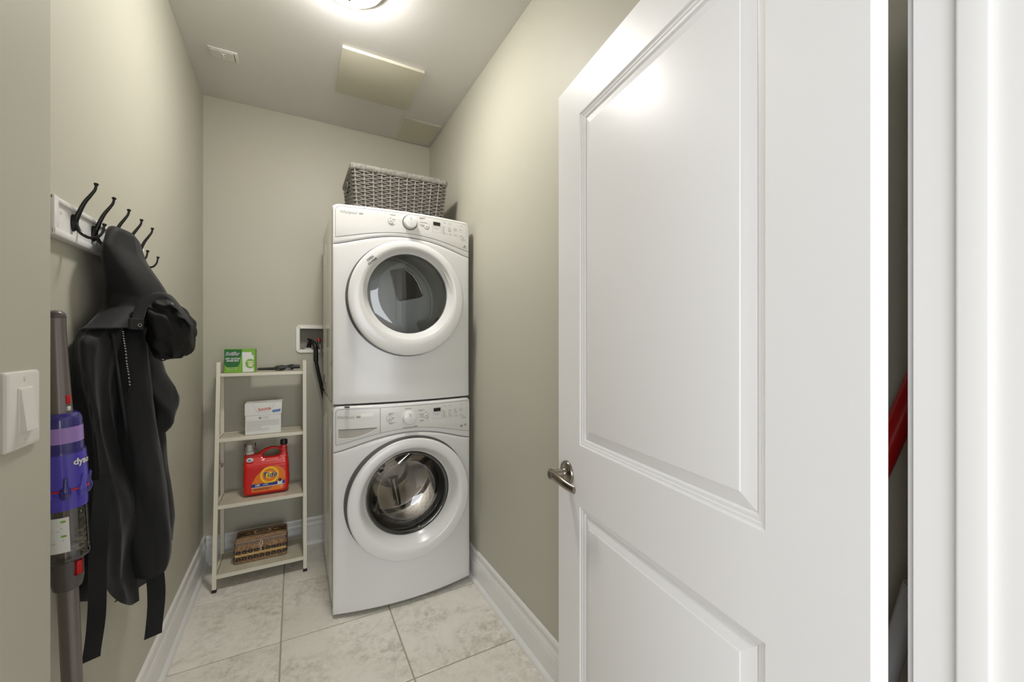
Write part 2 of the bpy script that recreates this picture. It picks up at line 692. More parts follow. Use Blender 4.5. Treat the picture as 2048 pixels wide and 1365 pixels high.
r = root('access_panel', (.735, 2.74, HC), 'smaller access panel in the ceiling corner above the dryer', 'panel')
bm = B()
box(bm, .612, .862, 2.598, 2.885, HC - .005, HC, .001, 1)
finish('frame', bm, m_ceil, r)
bm = B()
box(bm, .622, .852, 2.608, 2.875, HC - .0075, HC - .005, .001, 1)
finish('panel', bm, m_panelpaint, r)

# ------------------------------------------------------------------ washer and dryer
MX0, MX1 = 0.157, 0.843
MXC, MHW = (MX0 + MX1) / 2, (MX1 - MX0) / 2
YBK = 2.81


def fillet(e, r):
    if e >= r:
        return 0.0
    e = max(e, 0.0)
    return r - math.sqrt(max(r * r - (r - e) ** 2, 0))


def front_fn(yc, bow):
    def f(x):
        t = min(1.0, abs((x - MXC) / MHW))
        return yc - bow * (1 - t * t)
    return f


def arch_fn(zs, amp):
    def f(x):
        t = min(1.0, abs((x - MXC) / MHW))
        return zs + amp * (1 - t * t) ** 1.4
    return f


def plate(bm, xl, xr, lo, hi, Y, rad=.006, depth=.02, nx=36, nz=8, cr_top=0.0, cr_bot=0.0):
    """sheet between two height curves on the bowed front, edges rolled back by rad"""
    ins = [0, .15, .45, 1.0]
    xs_ = [xl + rad * k for k in ins] + [xl + rad + (xr - xl - 2 * rad) * i / nx for i in range(1, nx)] + [xr - rad * k for k in reversed(ins)]
    extra = []
    for cr in (cr_top, cr_bot):
        if cr:
            for k in (.08, .25, .5, .8):
                extra += [xl + cr * k, xr - cr * k]
    xs_ = sorted(set(round(x, 5) for x in xs_ + extra))
    cols = []
    for x in xs_:
        e = min(x - xl, xr - x)
        z0 = lo(x) + (fillet(e, cr_bot) if cr_bot else 0)
        z1 = hi(x) - (fillet(e, cr_top) if cr_top else 0)
        zz = [z0 + rad * k for k in ins] + [z0 + rad + (z1 - z0 - 2 * rad) * i / nz for i in range(1, nz)] + [z1 - rad * k for k in reversed(ins)]
        cols.append([(x, z, min(e, z - z0, z1 - z)) for z in zz])
    vv = [[bm.verts.new((x, Y(x) + fillet(e, rad), z)) for x, z, e in c] for c in cols]
    for a, b in zip(vv, vv[1:]):
        for i in range(len(a) - 1):
            bm.faces.new((a[i], b[i], b[i + 1], a[i + 1]))
    # skirt
    loop = [c[0] for c in vv] + [v for v in vv[-1][1:]] + [c[-1] for c in reversed(vv[:-1])] + [v for v in reversed(vv[0][1:-1])]
    back = [bm.verts.new((v.co.x, v.co.y + depth, v.co.z)) for v in loop]
    n_ = len(loop)
    for i in range(n_):
        j = (i + 1) % n_
        try:
            bm.faces.new((loop[i], back[i], back[j], loop[j]))
        except ValueError:
            pass
    return loop


def holed_front(bm, xl, xr, zb, seam, Y, cx, cz, rh, rad=.010, depth=.03):
    """front sheet with a round hole at (cx,cz)"""
    def inside(x, z):
        return xl <= x <= xr and zb <= z <= seam(min(max(x, xl), xr))
    angs = [2 * PI * i / 120 for i in range(120)]
    for (x, z) in ((xl, zb), (xr, zb), (xl, seam(xl)), (xr, seam(xr))):
        angs.append(math.atan2(z - cz, x - cx) % (2 * PI))
    angs.sort()
    rows = []
    for a in angs:
        c_, s_ = math.cos(a), math.sin(a)
        lo_, hi_ = 0.0, 1.2
        for _ in range(40):
            mid = (lo_ + hi_) / 2
            if inside(cx + c_ * mid, cz + s_ * mid):
                lo_ = mid
            else:
                hi_ = mid
        R_ = lo_
        steps = [rh, rh] + [rh + (R_ - rad - rh) * k / 7 for k in range(1, 7)] + [R_ - rad, R_ - rad * .5, R_ - rad * .15, R_]
        row = []
        for k, d in enumerate(steps):
            x, z = cx + c_ * d, cz + s_ * d
            y = Y(x) + (fillet(R_ - d, rad) if d > R_ - rad else 0)
            if k == 0:
                y += .03
            row.append((x, y, z))
        row.append((row[-1][0], row[-1][1] + depth, row[-1][2]))
        rows.append(row)
    rings = [[rows[i][k] for i in range(len(rows))] for k in range(len(rows[0]))]
    skin(bm, rings)


def ring_pts(cx, cz, r, y, n=96):
    return [Vector((cx + r * math.cos(2 * PI * i / n), y, cz + r * math.sin(2 * PI * i / n))) for i in range(n)]


def appliance(kind):
    W = kind == 'washer'
    if W:
        yc, bow = 2.060, .050
        zb, zt = .018, .992
        face, seam = arch_fn(.811, .058), arch_fn(.776, .072)
        dc, dr = (.508, .525), .297            # door circle
        ic, ir = (.5085, .535), .209           # glass circle
        yfr, yin = 1.978, 2.045
        r = root('washing_machine', (.5, 2.43, 0), 'white front load washing machine standing on the floor under the dryer', 'washing machine')
    else:
        yc, bow = 2.070, .040
        zb, zt = 1.000, 1.947
        face, seam = arch_fn(1.789, .048), arch_fn(1.757, .062)
        dc, dr = (.4985, 1.511), .282
        ic, ir = (.5045, 1.536), .199
        yfr, yin = 1.992, 2.030
        r = root('clothes_dryer', (.5, 2.43, .995), 'white front load clothes dryer stacked on the washing machine', 'dryer')
    Y = front_fn(yc, bow)
    # cabinet: box without its front
    bm = B()
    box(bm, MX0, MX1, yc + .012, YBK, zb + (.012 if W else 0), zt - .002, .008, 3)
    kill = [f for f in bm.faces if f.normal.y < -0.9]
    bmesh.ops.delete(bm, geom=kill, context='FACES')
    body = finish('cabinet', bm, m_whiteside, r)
    if W:
        for (x, y) in ((.2, 2.12), (.8, 2.12), (.2, 2.76), (.8, 2.76)):
            bm = B()
            lathe(bm, [(0, 0), (.022, 0), (.022, .012), (.012, .014), (.012, .034), (0, .034)], 16, (x, y, 0))
            finish('foot', bm, m_rubber, r)
    else:
        for (x, y) in ((.2, 2.13), (.8, 2.13), (.2, 2.76), (.8, 2.76)):
            bm = B()
            box(bm, x - .016, x + .016, y - .02, y + .02, .9905, 1.003)
            finish('foot', bm, m_rubber, r)
    # pressed ribs on the visible side
    for (y0, y1, a, b) in ((2.20, 2.225, .07, .16), (2.52, 2.55, .07, .10), (2.66, 2.69, .10, .14)):
        bm = B()
        box(bm, MX0 - .0025, MX0 + .004, y0, y1, zb + a, zt - b, .0024, 2)
        finish('side_rib', bm, m_whiteside, body)
    # lower front with the door hole
    bm = B()
    holed_front(bm, MX0, MX1, zb, lambda x: seam(x) - .0013, Y, dc[0], dc[1], ir + .045)
    finish('front_panel', bm, m_white, r, angle=50)
    # console frame and inset console face
    bm = B()
    plate(bm, MX0, MX1, lambda x: seam(x) + .0013, lambda x: zt, Y, .009, .03, 40, 8, cr_top=.024)
    frame = finish('console_frame', bm, m_white, r, angle=50)
    bm = B()
    Yf2 = lambda x: Y(x) - .0012
    fl, fr_ = MX0 + .012, MX1 - .004
    loop = plate(bm, fl, fr_, lambda x: face(x), lambda x: zt - .013, Yf2, .0008, .004, 40, 3, cr_top=.018)
    lp = [(v.co.x, v.co.y - .0002, v.co.z) for v in loop]
    cons = finish('console', bm, m_console, r, angle=50)
    bm = B()
    tube(bm, lp, .0009, 5, closed=True)
    finish('console_seam', bm, m_seam, cons)
    S = lambda a, b: Vector((a, Y(a) - .0016, b))
    zk = .921 if W else 1.892
    kx = .4985 if W else .508
    # dial
    ky = Y(kx) - .001
    bm = B()
    lathe(bm, [(.0, 0), (.0375, 0), (.0375, .002), (.035, .003), (.034, .0032), (0, .0032)], 48, (kx, ky, zk), (0, -1, 0))
    dial = finish('dial_base', bm, m_console if W else m_rimgrey, r)
    bm = B()
    lathe(bm, [(.0325, .003), (.0322, .010), (.0312, .022), (.029, .0255), (.026, .0265), (0, .0272)], 48, (kx, ky, zk), (0, -1, 0))
    kn = finish('dial', bm, m_white, dial)
    bm = B()
    box(bm, kx - .0012, kx + .0012, ky - .0277, ky - .0268, zk + .008, zk + .022)
    finish('pointer', bm, m_print, kn)
    # push buttons
    for (bx, bz, txt) in ((.405, .923, ''), (.587, .924, '')) if W else ((.415, 1.887, ''), (.594, 1.885, '')):
        bm = B()
        by = Y(bx) - .0014
        lathe(bm, [(.0135, 0), (.0135, .0012), (.0122, .0012), (.0122, 0)], 32, (bx, by, bz), (0, -1, 0))
        bu = finish('button_ring', bm, m_print, cons)
        bm = B()
        lathe(bm, [(.0120, 0), (.0120, .0016), (.0100, .0022), (0, .0022)], 32, (bx, by, bz), (0, -1, 0))
        finish('button', bm, m_console, r)
        bm = B()
        for k in (-1, 0, 1):
            box(bm, bx - .005 + abs(k) * .001, bx + .005 - abs(k) * .001, by - .0026, by - .0021, bz + k * .003 - .0006, bz + k * .003 + .0006)
        box(bm, bx - .002, bx + .002, by - .0004, by + .0006, bz + .0165, bz + .0195)
        finish('button_print', bm, m_print, bu)
    # display window and the key field to its right
    dx, dz = (.645, .9475) if W else (.649, 1.907)
    bm = B()
    poly(bm, [(dx - .019, dz - .009), (dx + .019, dz - .009), (dx + .019, dz + .009), (dx - .019, dz + .009)], S, .0012, (0, -1, 0))
    finish('display', bm, m_blackgl, cons)
    bm = B()

    def mark(x, z, wd, hh):
        poly(bm, [(x, z), (x + wd, z), (x + wd, z + hh), (x, z + hh)], lambda a, b: Vector((a, Y(a) - .0019, b)))

    rr = random.Random(3 if W else 4)
    for k in range(4):                        # frame lines of the display field
        mark(dx - .020 + .011 * k, dz - .020, .004, .0016)
    mark(dx - .014, dz - .026, .026, .0016)
    mark(dx - .022, dz - .045, .048, .0007)
    mark(dx - .022, dz - .045, .0007, .034)
    mark(dx + .0255, dz - .045, .0007, .060)
    kx0 = dx + .032
    nrow = (4, 4, 3, 2) if W else (4, 3, 2, 1)
    for col_ in range(4):
        for row_ in range(nrow[col_]):
            mark(kx0 + col_ * .033, dz - .010 - row_ * .0085, .010 + rr.random() * .010, .0022)
        mark(kx0 + col_ * .033, dz - .0475, .026, .0007)
        mark(kx0 + col_ * .033 + .005, dz - .0425, .014, .0022)
        mark(kx0 + col_ * .033 - .003, dz - .0475, .0007, .013)
    for q in (.004, .035, .105):
        mark(kx0 + q, dz + .012, .016, .0016)
    mark(kx0 - .004, dz + .020, .150, .0006)
    mark(kx0 + .146, dz - .045, .0006, .065)
    mark(kx0 + .108, dz - .058, .034, .0016)
    mark(kx0 + .112, dz - .064, .026, .0016)
    mark(kx0 + .122, dz - .053, .005, .004)
    if W:
        mark(kx0 + .104, dz - .108, .015, .011)
        mark(kx0 + .130, dz - .106, .012, .003)
        mark(kx0 + .130, dz - .101, .012, .007)
    else:
        mark(kx0 + .118, dz - .102, .030, .0025)
        mark(kx0 + .128, dz - .098, .010, .010)
    # cycle names around the dial: short illegible print
    for (a, b) in ((-.098, .026), (-.094, .004), (-.098, -.020), (.048, .032), (.052, .010), (.054, -.004), (.054, -.020)):
        if not W and b < -.01 and a > 0:
            continue
        mark(kx + a, zk + b, .022 + rr.random() * .012, .0026)
        if rr.random() > .4:
            mark(kx + a + .002, zk + b - .005, .018, .0022)
        mark(kx + (a + .040 if a < 0 else a - .010), zk + b + .001, .009, .0006)
    if W:
        mark(kx - .018, zk + .043, .030, .003)
        mark(kx - .030, zk - .050, .050, .003)
        mark(kx + .022, zk - .049, .022, .005)
    finish('control_print', bm, m_print, cons, smooth=False)['kind'] = 'stuff'
    # maker's script logo
    lx, lz = (.209, .941) if W else (.223, 1.909)
    letter('logo', 'Whirlpool', .0200, lambda a, b: S(lx + a, lz + b), m_logo, cons, shear=.35, bold=.0003, sx=.90)
    bm = B()
    for k in range(3):
        x = lx + .048 + k * .006
        poly(bm, [(x, lz - .006), (x + .005, lz - .006 + k * .001), (x + .006, lz + .003), (x + .001, lz + .004)], S)
    finish('logo_mark', bm, m_print, cons, smooth=False)
    if W:
        # detergent drawer: outline, flat pull with the scoop's shade in its grey, sticker
        bm = B()
        tube(bm, [S(.3625, face(.3625) + .001), S(.3625, zt - .014)], .0009, 5)
        finish('drawer_seam', bm, m_seam, cons)
        top_, low_ = [], []
        nseg = 18
        for k in range(nseg + 1):
            x = .180 + .168 * k / nseg
            t = k / nseg
            lo = .8405 + .004 * t + .034 * max(0, (t - .35) / .65) ** 1.6 + (.006 * max(0, 1 - t / .05))
            top_.append((x, .8845))
            low_.append((x, min(lo, .8825)))
        bm = B()
        skin(bm, [[Vector((x, Y(x) - .0019, z)) for x, z in top_], [Vector((x, Y(x) - .0017, (z + .8845) / 2)) for x, z in low_], [Vector((x, Y(x) - .0019, z)) for x, z in low_]], False)
        lipo = finish('drawer_pull', bm, M('drawer_scoop_shade', rgb(176, 173, 164), .22), r)
        bm = B()
        tube(bm, [Vector((x, Y(x) - .0022, z - .0004)) for x, z in low_], .0022, 6)
        finish('pull_lip', bm, m_console, lipo)
        bm = B()
        tube(bm, [Vector((x, Y(x) - .0022, z - .0006)) for x, z in top_], .0014, 6)
        finish('pull_shadow_gap', bm, m_seam, lipo)
        bm = B()
        poly(bm, [(.277, .939), (.333, .941), (.333, .957), (.277, .955)], S, .0002, (0, -1, 0))
        finish('sticker', bm, M('white_sticker', rgb(248, 246, 238), .3), cons)
        bm = B()
        box(bm, .205, .226, yc - .043, yc - .02, zt - .004, zt + .0015)
        finish('stacking_clip', bm, m_black, r)
    # ------------ door
    Yp = Y(dc[0])
    bm = B()
    skin(bm, [ring_pts(*dc, dr - .004, Yp + .028), ring_pts(*dc, dr - .001, Yp + .004), ring_pts(*dc, dr - .002, yfr + .012)])
    dside = finish('door_side', bm, m_rimgrey, r)
    bm = B()
    na = 96
    rgp = []
    for rr_ in (dr - .012, dr + (.0085 if W else .0055), dr + (.0095 if W else .0065)):
        rgp.append([Vector((dc[0] + rr_ * math.cos(2 * PI * i / na), Y(dc[0] + rr_ * math.cos(2 * PI * i / na)) - (.0012 if rr_ < dr + (.009 if W else .006) else -.001), dc[1] + rr_ * math.sin(2 * PI * i / na))) for i in range(na)])
    skin(bm, rgp)
    finish('door_recess', bm, m_rimgrey, r, angle=60)
    bm = B()
    mixc = lambda t: (dc[0] + (ic[0] - dc[0]) * t, dc[1] + (ic[1] - dc[1]) * t)
    if W:
        prof = [(0, dr - .004, yfr + .014), (0, dr, yfr + .012), (0, dr + .0005, yfr + .007), (0, dr - .003, yfr + .0025), (.05, dr - .010, yfr), (.4, dr - .035, yfr - .002),
                (.55, dr - .046, yfr - .001), (.62, dr - .051, yfr + .002), (.75, ir + .028, yfr + .018), (.9, ir + .012, yfr + .045), (1, ir + .003, yin - .003), (1, ir, yin), (1, ir - .002, yin + .012)]
    else:
        prof = [(0, dr - .004, yfr + .014), (0, dr, yfr + .012), (0, dr + .0005, yfr + .007), (0, dr - .003, yfr + .0025), (.05, dr - .010, yfr), (.45, (dr + ir) / 2 + .004, yfr - .004),
                (.80, ir + .026, yfr - .003), (.84, ir + .023, yfr + .001), (.95, ir + .008, yin - .010), (1, ir + .002, yin - .002), (1, ir, yin), (1, ir - .002, yin + .012)]
    skin(bm, [ring_pts(*mixc(t), rr_, y) for t, rr_, y in prof])
    ringo = finish('door_ring', bm, m_white, r, angle=60)
    # finger grip notch on the right of the ring
    bm = B()
    gp = []
    for k in range(9):
        a = math.radians(4 + 5.0 * k if not W else 30 + 4.0 * k)
        rad_ = ir + (.014 if not W else .045)
        cc = mixc(.9 if not W else .3)
        gp.append(Vector((cc[0] + rad_ * math.cos(a), (yfr + .0135 if not W else yfr + .0035), cc[1] + rad_ * math.sin(a))))
    tube(bm, gp, [.001, .003, .0042, .0048, .005, .0048, .0042, .003, .001] if not W else [.0005] + [.0013] * 7 + [.0005], 8)
    finish('finger_grip', bm, m_whiteside, ringo)
    if W:
        # glass bowl, gasket, steel drum
        bm = B()
        skin(bm, [ring_pts(*ic, ir, yin + .002), ring_pts(*ic, ir - .010, yin + .010), ring_pts(*ic, ir - .024, yin + .050), ring_pts(*ic, ir - .026, yin + .085)])
        finish('door_gasket', bm, m_gasket, r)
        bm = B()
        pr_ = [(ir - .001, .004), (ir - .010, .002), (ir - .018, .010), (ir - .030, .050), (ir - .050, .085), (ir - .09, .108), (ir - .14, .118), (.001, .120)]
        skin(bm, [ring_pts(*ic, a, yin + b) for a, b in pr_])
        finish('door_glass', bm, m_glass_w, r, angle=80)
        bm = B()
        skin(bm, [ring_pts(*ic, ir - .022, yin + .087), ring_pts(*ic, ir - .006, yin + .10), ring_pts(*ic, .242, yin + .115), ring_pts(*ic, .250, yin + .13),
                  ring_pts(*ic, .250, yin + .40), ring_pts(*ic, .235, yin + .425), ring_pts(*ic, .10, yin + .41), ring_pts(*ic, .08, yin + .43), ring_pts(*ic, .001, yin + .43)])
        drum = finish('drum', bm, m_steel, r, angle=30)
        for k in range(3):
            bm = B()
            a0 = math.radians(100 + 120 * k)
            rg = []
            for j in range(9):
                y_ = yin + .14 + .030 * j
                tw = a0 + .05 * j
                cr_, sr_ = math.cos(tw), math.sin(tw)
                tx, tz_ = -sr_, cr_
                pts_ = []
                for (q, hgt) in ((-.045, .252), (-.03, .236), (-.016, .196), (-.006, .184), (.006, .184), (.016, .196), (.03, .236), (.045, .252)):
                    pts_.append(Vector((ic[0] + cr_ * hgt + tx * q, y_, ic[1] + sr_ * hgt + tz_ * q)))
                rg.append(pts_)
            skin(bm, rg, False)
            finish('baffle', bm, m_steel, drum, angle=40)
        bm = B()
        for k in range(3):
            a0 = math.radians(40 + 120 * k)
            c2, s2 = math.cos(a0), math.sin(a0)
            rg = []
            for j in range(7):
                d_ = .05 + .028 * j
                hw_ = .032 - .002 * j
                pts_ = [Vector((ic[0] + c2 * d_ - s2 * q * hw_, yin + .43 - .028 * (1 - q * q) - .006, ic[1] + s2 * d_ + c2 * q * hw_)) for q in (-1, -.6, -.2, .2, .6, 1)]
                rg.append(pts_)
            skin(bm, rg, False)
        finish('drum_spoke', bm, m_steel, drum, angle=60)
        bm = B()
        rr = random.Random(5)
        for row_ in range(7):
            for k in range(46):
                a = 2 * PI * (k + .5 * (row_ % 2)) / 46
                y_ = yin + .15 + .034 * row_
                ctr = Vector((ic[0] + .2492 * math.cos(a), y_, ic[1] + .2492 * math.sin(a)))
                t1 = Vector((-math.sin(a), 0, math.cos(a)))
                vs_ = [bm.verts.new(ctr + t1 * (.0035 * math.cos(q * PI / 3)) + Vector((0, .0035 * math.sin(q * PI / 3), 0))) for q in range(6)]
                bm.faces.new(vs_)
        o = finish('drum_holes', bm, m_black, drum, smooth=False)
        o['kind'] = 'stuff'
    else:
        bm = B()
        pr_ = [(ir, .004), (ir - .004, .002), (ir - .05, .0012), (ir - .12, .0006), (.001, .0004)]
        skin(bm, [ring_pts(*ic, a, yin + b) for a, b in pr_])
        finish('door_glass', bm, m_glass_d, r, angle=80)
        bm = B()
        yb = 2.52
        skin(bm, [ring_pts(*ic, ir + .004, yin + .006), ring_pts(*ic, ir + .01, yin + .045), ring_pts(*ic, .262, yin + .06), ring_pts(*ic, .275, yin + .08), ring_pts(*ic, .275, yb)])
        drum = finish('drum', bm, m_drumgrey, r, angle=35)
        bm = B()
        skin(bm, [ring_pts(*ic, .275, yb), ring_pts(*ic, .262, yb - .002), ring_pts(*ic, .255, yb - .014), ring_pts(*ic, .245, yb - .018), ring_pts(*ic, .12, yb - .022), ring_pts(*ic, .001, yb - .022)])
        bulk = finish('drum_bulkhead', bm, m_drumback, drum, angle=40)
        # exhaust grille: bevelled quadrant with a chrome edge and punched plate
        q = [(.506, 1.724), (.586, 1.742), (.640, 1.706), (.673, 1.658), (.702, 1.588), (.690, 1.574), (.562, 1.545), (.548, 1.552)]
        yv = yb - .030
        bm = B()
        tube(bm, [(a, yv - .004, b) for a, b in q], .0045, 8, closed=True)
        finish('grille_edge', bm, m_steel, bulk)
        bm = B()
        poly(bm, q, lambda a, b: Vector((a, yv, b)), .03, (0, 1, 0))
        gr = finish('exhaust_grille', bm, M('grille_brown_metal', rgb(84, 78, 62), .45, metal=.5), bulk, smooth=False)
        bm = B()

        def inq(x, z):
            c_ = False
            for i in range(len(q)):
                (x1, z1), (x2, z2) = q[i], q[i - 1]
                if (z1 > z) != (z2 > z) and x < (x2 - x1) * (z - z1) / (z2 - z1) + x1:
                    c_ = not c_
            return c_
        for i in range(34):
            for j in range(34):
                x = .50 + .0065 * i + (.00325 if j % 2 else 0)
                z = 1.54 + .0062 * j
                if inq(x, z):
                    vs_ = [bm.verts.new((x + .0021 * math.cos(k * PI / 3), yv - .0006, z + .0021 * math.sin(k * PI / 3))) for k in range(6)]
                    bm.faces.new(vs_)
        o = finish('grille_holes', bm, m_black, gr, smooth=False)
        o['kind'] = 'stuff'
        for k in range(2):
            a = math.radians((205, 325)[k])
            bm = B()
            c2, s2 = math.cos(a), math.sin(a)
            rg = []
            for j in range(2):
                y_ = (yin + .1, yb - .005)[j]
                rg.append([Vector((ic[0] + c2 * h_ - s2 * w_, y_, ic[1] + s2 * h_ + c2 * w_)) for w_, h_ in ((-.05, .276), (-.02, .22), (-.008, .205), (.008, .205), (.02, .22), (.05, .276))])
            skin(bm, rg, False)
            finish('baffle', bm, m_drumgrey, drum)
        D2 = lambda a, b: Vector((.318 + a, yfr - .0052, 1.681 + b))
        rt = math.radians(42)
        letter('lettering', 'OPEN', .0145, lambda a, b: D2(a - .008 * math.sin(rt), b + .008 * math.cos(rt)), m_seam, ringo, bold=.0005, rot=rt)
        letter('lettering', 'OUVRIR', .0145, lambda a, b: D2(a + .008 * math.sin(rt), b - .008 * math.cos(rt)), m_seam, ringo, bold=.0005, rot=rt)
        bm = B()
        box(bm, MX0 + .01, MX1 - .02, yc + .004, yc + .05, .9965, 1.004)
        finish('base_rail', bm, m_gasket, r)
    return r


appliance('washer')
appliance('dryer')

# ------------------------------------------------------------------ wicker basket on the dryer
BX, BY, BZ = .519, 2.437, 1.9455
r = root('wicker_basket', (BX, BY, BZ), 'grey woven wicker laundry basket on top of the dryer', 'basket')
HW0, HD0, HW1, HD1, BH = .236, .166, .258, .186, .284


def bper(z, off=0.0, k=8):
    t = z / BH
    a, b = HW0 + (HW1 - HW0) * t + off, HD0 + (HD1 - HD0) * t + off
    return [(x, y) for x, y in rrect(-a, a, -b, b, .016 + max(off, -.006), k)]


def bpath(z, N):
    """N points evenly along the perimeter, with outward normals"""
    p = [Vector((x, y, 0)) for x, y in bper(z)]
    p.append(p[0])
    L_ = [0]
    for a, b in zip(p, p[1:]):
        L_.append(L_[-1] + (b - a).length)
    out = []
    j = 0
    for i in range(N):
        s_ = L_[-1] * i / N
        while L_[j + 1] < s_:
            j += 1
        t = (s_ - L_[j]) / max(L_[j + 1] - L_[j], 1e-9)
        q_ = p[j].lerp(p[j + 1], t)
        d_ = (p[j + 1] - p[j]).normalized()
        out.append((q_, Vector((d_.y, -d_.x, 0))))
    return out


NS = 38
m_wick = M('grey_wicker', rgb(140, 136, 128), .55, noise_col=(60, rgb(108, 104, 97), .35, .7))
m_wickin = M('wicker_shadow_lining', rgb(58, 54, 48), .8)  # dark colour put in for the shade behind the weave and in the handle hole
bm = B()
rows = 25
for k in range(rows):
    z = .010 + (BH - .036) * k / (rows - 1)
    N = NS * 6
    pts = []
    for i, (q_, n_) in enumerate(bpath(z, N)):
        ph = math.sin(PI * i / 6.0) * (1 if k % 2 else -1)
        pts.append(Vector((BX, BY, BZ + z)) + q_ + n_ * (.0040 * max(-1, min(1, ph * 1.6))))
    tube(bm, pts, .0037, 6, closed=True, flat=.95)
o = finish('weave', bm, m_wick, r, angle=80)
o['kind'] = 'stuff'
bm = B()
for i in range(NS):
    line = []
    for z in (.002, .09, .18, .262):
        q_, n_ = bpath(z, NS * 6)[(i * 6 + 3) % (NS * 6)]
        line.append(Vector((BX, BY, BZ + z)) + q_)
    tube(bm, line, .0048, 6)
o = finish('stakes', bm, m_wick, r)
o['kind'] = 'stuff'
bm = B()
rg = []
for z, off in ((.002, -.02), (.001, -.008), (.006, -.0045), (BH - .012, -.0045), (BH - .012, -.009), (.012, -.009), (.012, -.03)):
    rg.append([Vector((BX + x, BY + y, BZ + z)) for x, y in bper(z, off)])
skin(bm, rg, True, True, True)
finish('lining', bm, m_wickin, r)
bm = B()
N = 230 * 3
pts, rd = [], []
for i, (q_, n_) in enumerate(bpath(BH - .013, N)):
    pts.append(Vector((BX, BY, BZ + BH - .015)) + q_ + n_ * .001)
    rd.append(.0172 if i % 3 else .0140)
vr = []
for p, rr_, (q_, n_) in zip(pts, rd, bpath(BH - .013, N)):
    vr.append([bm.verts.new(p + n_ * (math.cos(a) * rr_ * .62) + Vector((0, 0, math.sin(a) * rr_))) for a in [2 * PI * k / 10 for k in range(10)]])
for i in range(N):
    a, b = vr[i], vr[(i + 1) % N]
    for k in range(10):
        bm.faces.new((a[k], a[(k + 1) % 10], b[(k + 1) % 10], b[k]))
finish('rim', bm, m_wick, r, angle=25)
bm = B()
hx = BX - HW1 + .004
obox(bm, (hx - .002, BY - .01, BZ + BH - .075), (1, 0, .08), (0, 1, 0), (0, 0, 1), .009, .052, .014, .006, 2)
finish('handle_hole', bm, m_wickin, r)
bm = B()
tube(bm, [(hx - .010, BY - .01 + .058 * math.cos(a), BZ + BH - .075 + .021 * math.sin(a)) for a in [2 * PI * k / 28 for k in range(28)]], .0048, 6, closed=True)
finish('handle_binding', bm, m_wick, r)

# ------------------------------------------------------------------ leaning shelf unit
SX0, SX1 = -.366, .0525            # leg centre lines
SYB = 2.842
FY = lambda z: 2.574 + .126 * z    # front legs lean back
r = root('ladder_shelf', (-.157, 2.70, 0), 'ivory metal ladder shelf with four pale wood boards in the corner', 'shelf')
m_board = M('pale_washed_wood', rgb(211, 204, 186), .5, noise_col=(9, rgb(196, 187, 166), .4, .65))
ST = 1.183
for x in (SX0, SX1):
    bm = B()
    d_ = Vector((0, FY(ST) - FY(.012), ST - .012))
    c_ = Vector((x, (FY(ST) + FY(.012)) / 2, (ST + .012) / 2))
    u_ = d_.normalized()
    obox(bm, c_, (1, 0, 0), Vector((1, 0, 0)).cross(u_), u_, .0095, .0095, d_.length / 2, .0012, 1)
    lg = finish('leg', bm, m_metalwhite, r)
    bm = B()
    box(bm, x - .0105, x + .0105, FY(0) - .0105, FY(0) + .0115, 0, .016, .002, 1)
    finish('foot_cap', bm, m_rubber, lg)
    bm = B()
    box(bm, x - .0095, x + .0095, SYB - .0095, SYB + .0095, .012, ST, .0012, 1)
    lg = finish('leg', bm, m_metalwhite, r)
    bm = B()
    box(bm, x - .0105, x + .0105, SYB - .0105, SYB + .0105, 0, .016, .002, 1)
    finish('foot_cap', bm, m_rubber, lg)
    # side brace and top bar
    bm = B()
    obox(bm, (x, (FY(.62) + SYB) / 2, .605), (1, 0, 0), Vector((0, 1, -.18)).normalized(), Vector((0, .18, 1)).normalized(), .007, (SYB - FY(.62)) / 2, .009, .001, 1)
    finish('side_brace', bm, m_metalwhite, r)
SHELF_Z = (1.121, .771, .425, .080)
for z in SHELF_Z:
    bm = B()
    box(bm, SX0 + .009, SX1 - .009, FY(z) + .002, SYB - .004, z - .015, z, .0015, 1)
    sh = finish('shelf_board', bm, m_board, r)
    bm = B()
    box(bm, SX0 + .008, SX1 - .008, FY(z) - .009, FY(z) + .003, z - .017, z + .001, .001, 1)
    box(bm, SX0 + .008, SX1 - .008, SYB - .006, SYB + .006, z - .017, z + .001, .001, 1)
    for x in (SX0, SX1):
        box(bm, x - .006, x + .006, FY(z), SYB, z - .017, z + .001, .001, 1)
    finish('shelf_rail', bm, m_metalwhite, sh)

# ------------------------------------------------------------------ green carton of cloths
z0 = SHELF_Z[0] + .0012
GX0, GX1, GY0, GY1, GZ1 = -.343, -.197, 2.728, 2.826, z0 + .133
m_green = M('carton_green', rgb(122, 176, 48), .4)
m_dgreen = M('carton_dark_green', rgb(30, 104, 44), .4)
m_lgreen = M('carton_pale_green', rgb(176, 208, 110), .4)
m_wcard = M('carton_white', rgb(226, 226, 222), .4)
m_navy = M('navy_print', rgb(28, 34, 84), .4)
m_yel = M('yellow_print', rgb(246, 208, 40), .4)
r = root('cleaning_cloth_carton', ((GX0 + GX1) / 2, (GY0 + GY1) / 2, z0), 'green cardboard carton of dry cleaning cloths on the top shelf', 'box')
bm = B()
box(bm, GX0, GX1, GY0, GY1, z0, GZ1, .0015, 1)
body = finish('carton', bm, m_green, r)
GS = lambda a, b: Vector((GX0 + a, GY0 - .0004, z0 + b))
GS2 = lambda a, b: Vector((GX0 + a, GY0 - .0008, z0 + b))
GS3 = lambda a, b: Vector((GX0 + a, GY0 - .0012, z0 + b))
bm = B()
poly(bm, [(0, .131)] + [(0, .050)] + arc(.036, .056, .036, .030, 190, 350, 12) + [(.075, .075), (.084, .131)], GS)
sw = finish('brand_field', bm, m_dgreen, body, smooth=False)
bm = B()
poly(bm, [(.086, .003), (.083, .115), (.128, .115), (.128, .10), (.138, .095), (.138, .003)], GS)
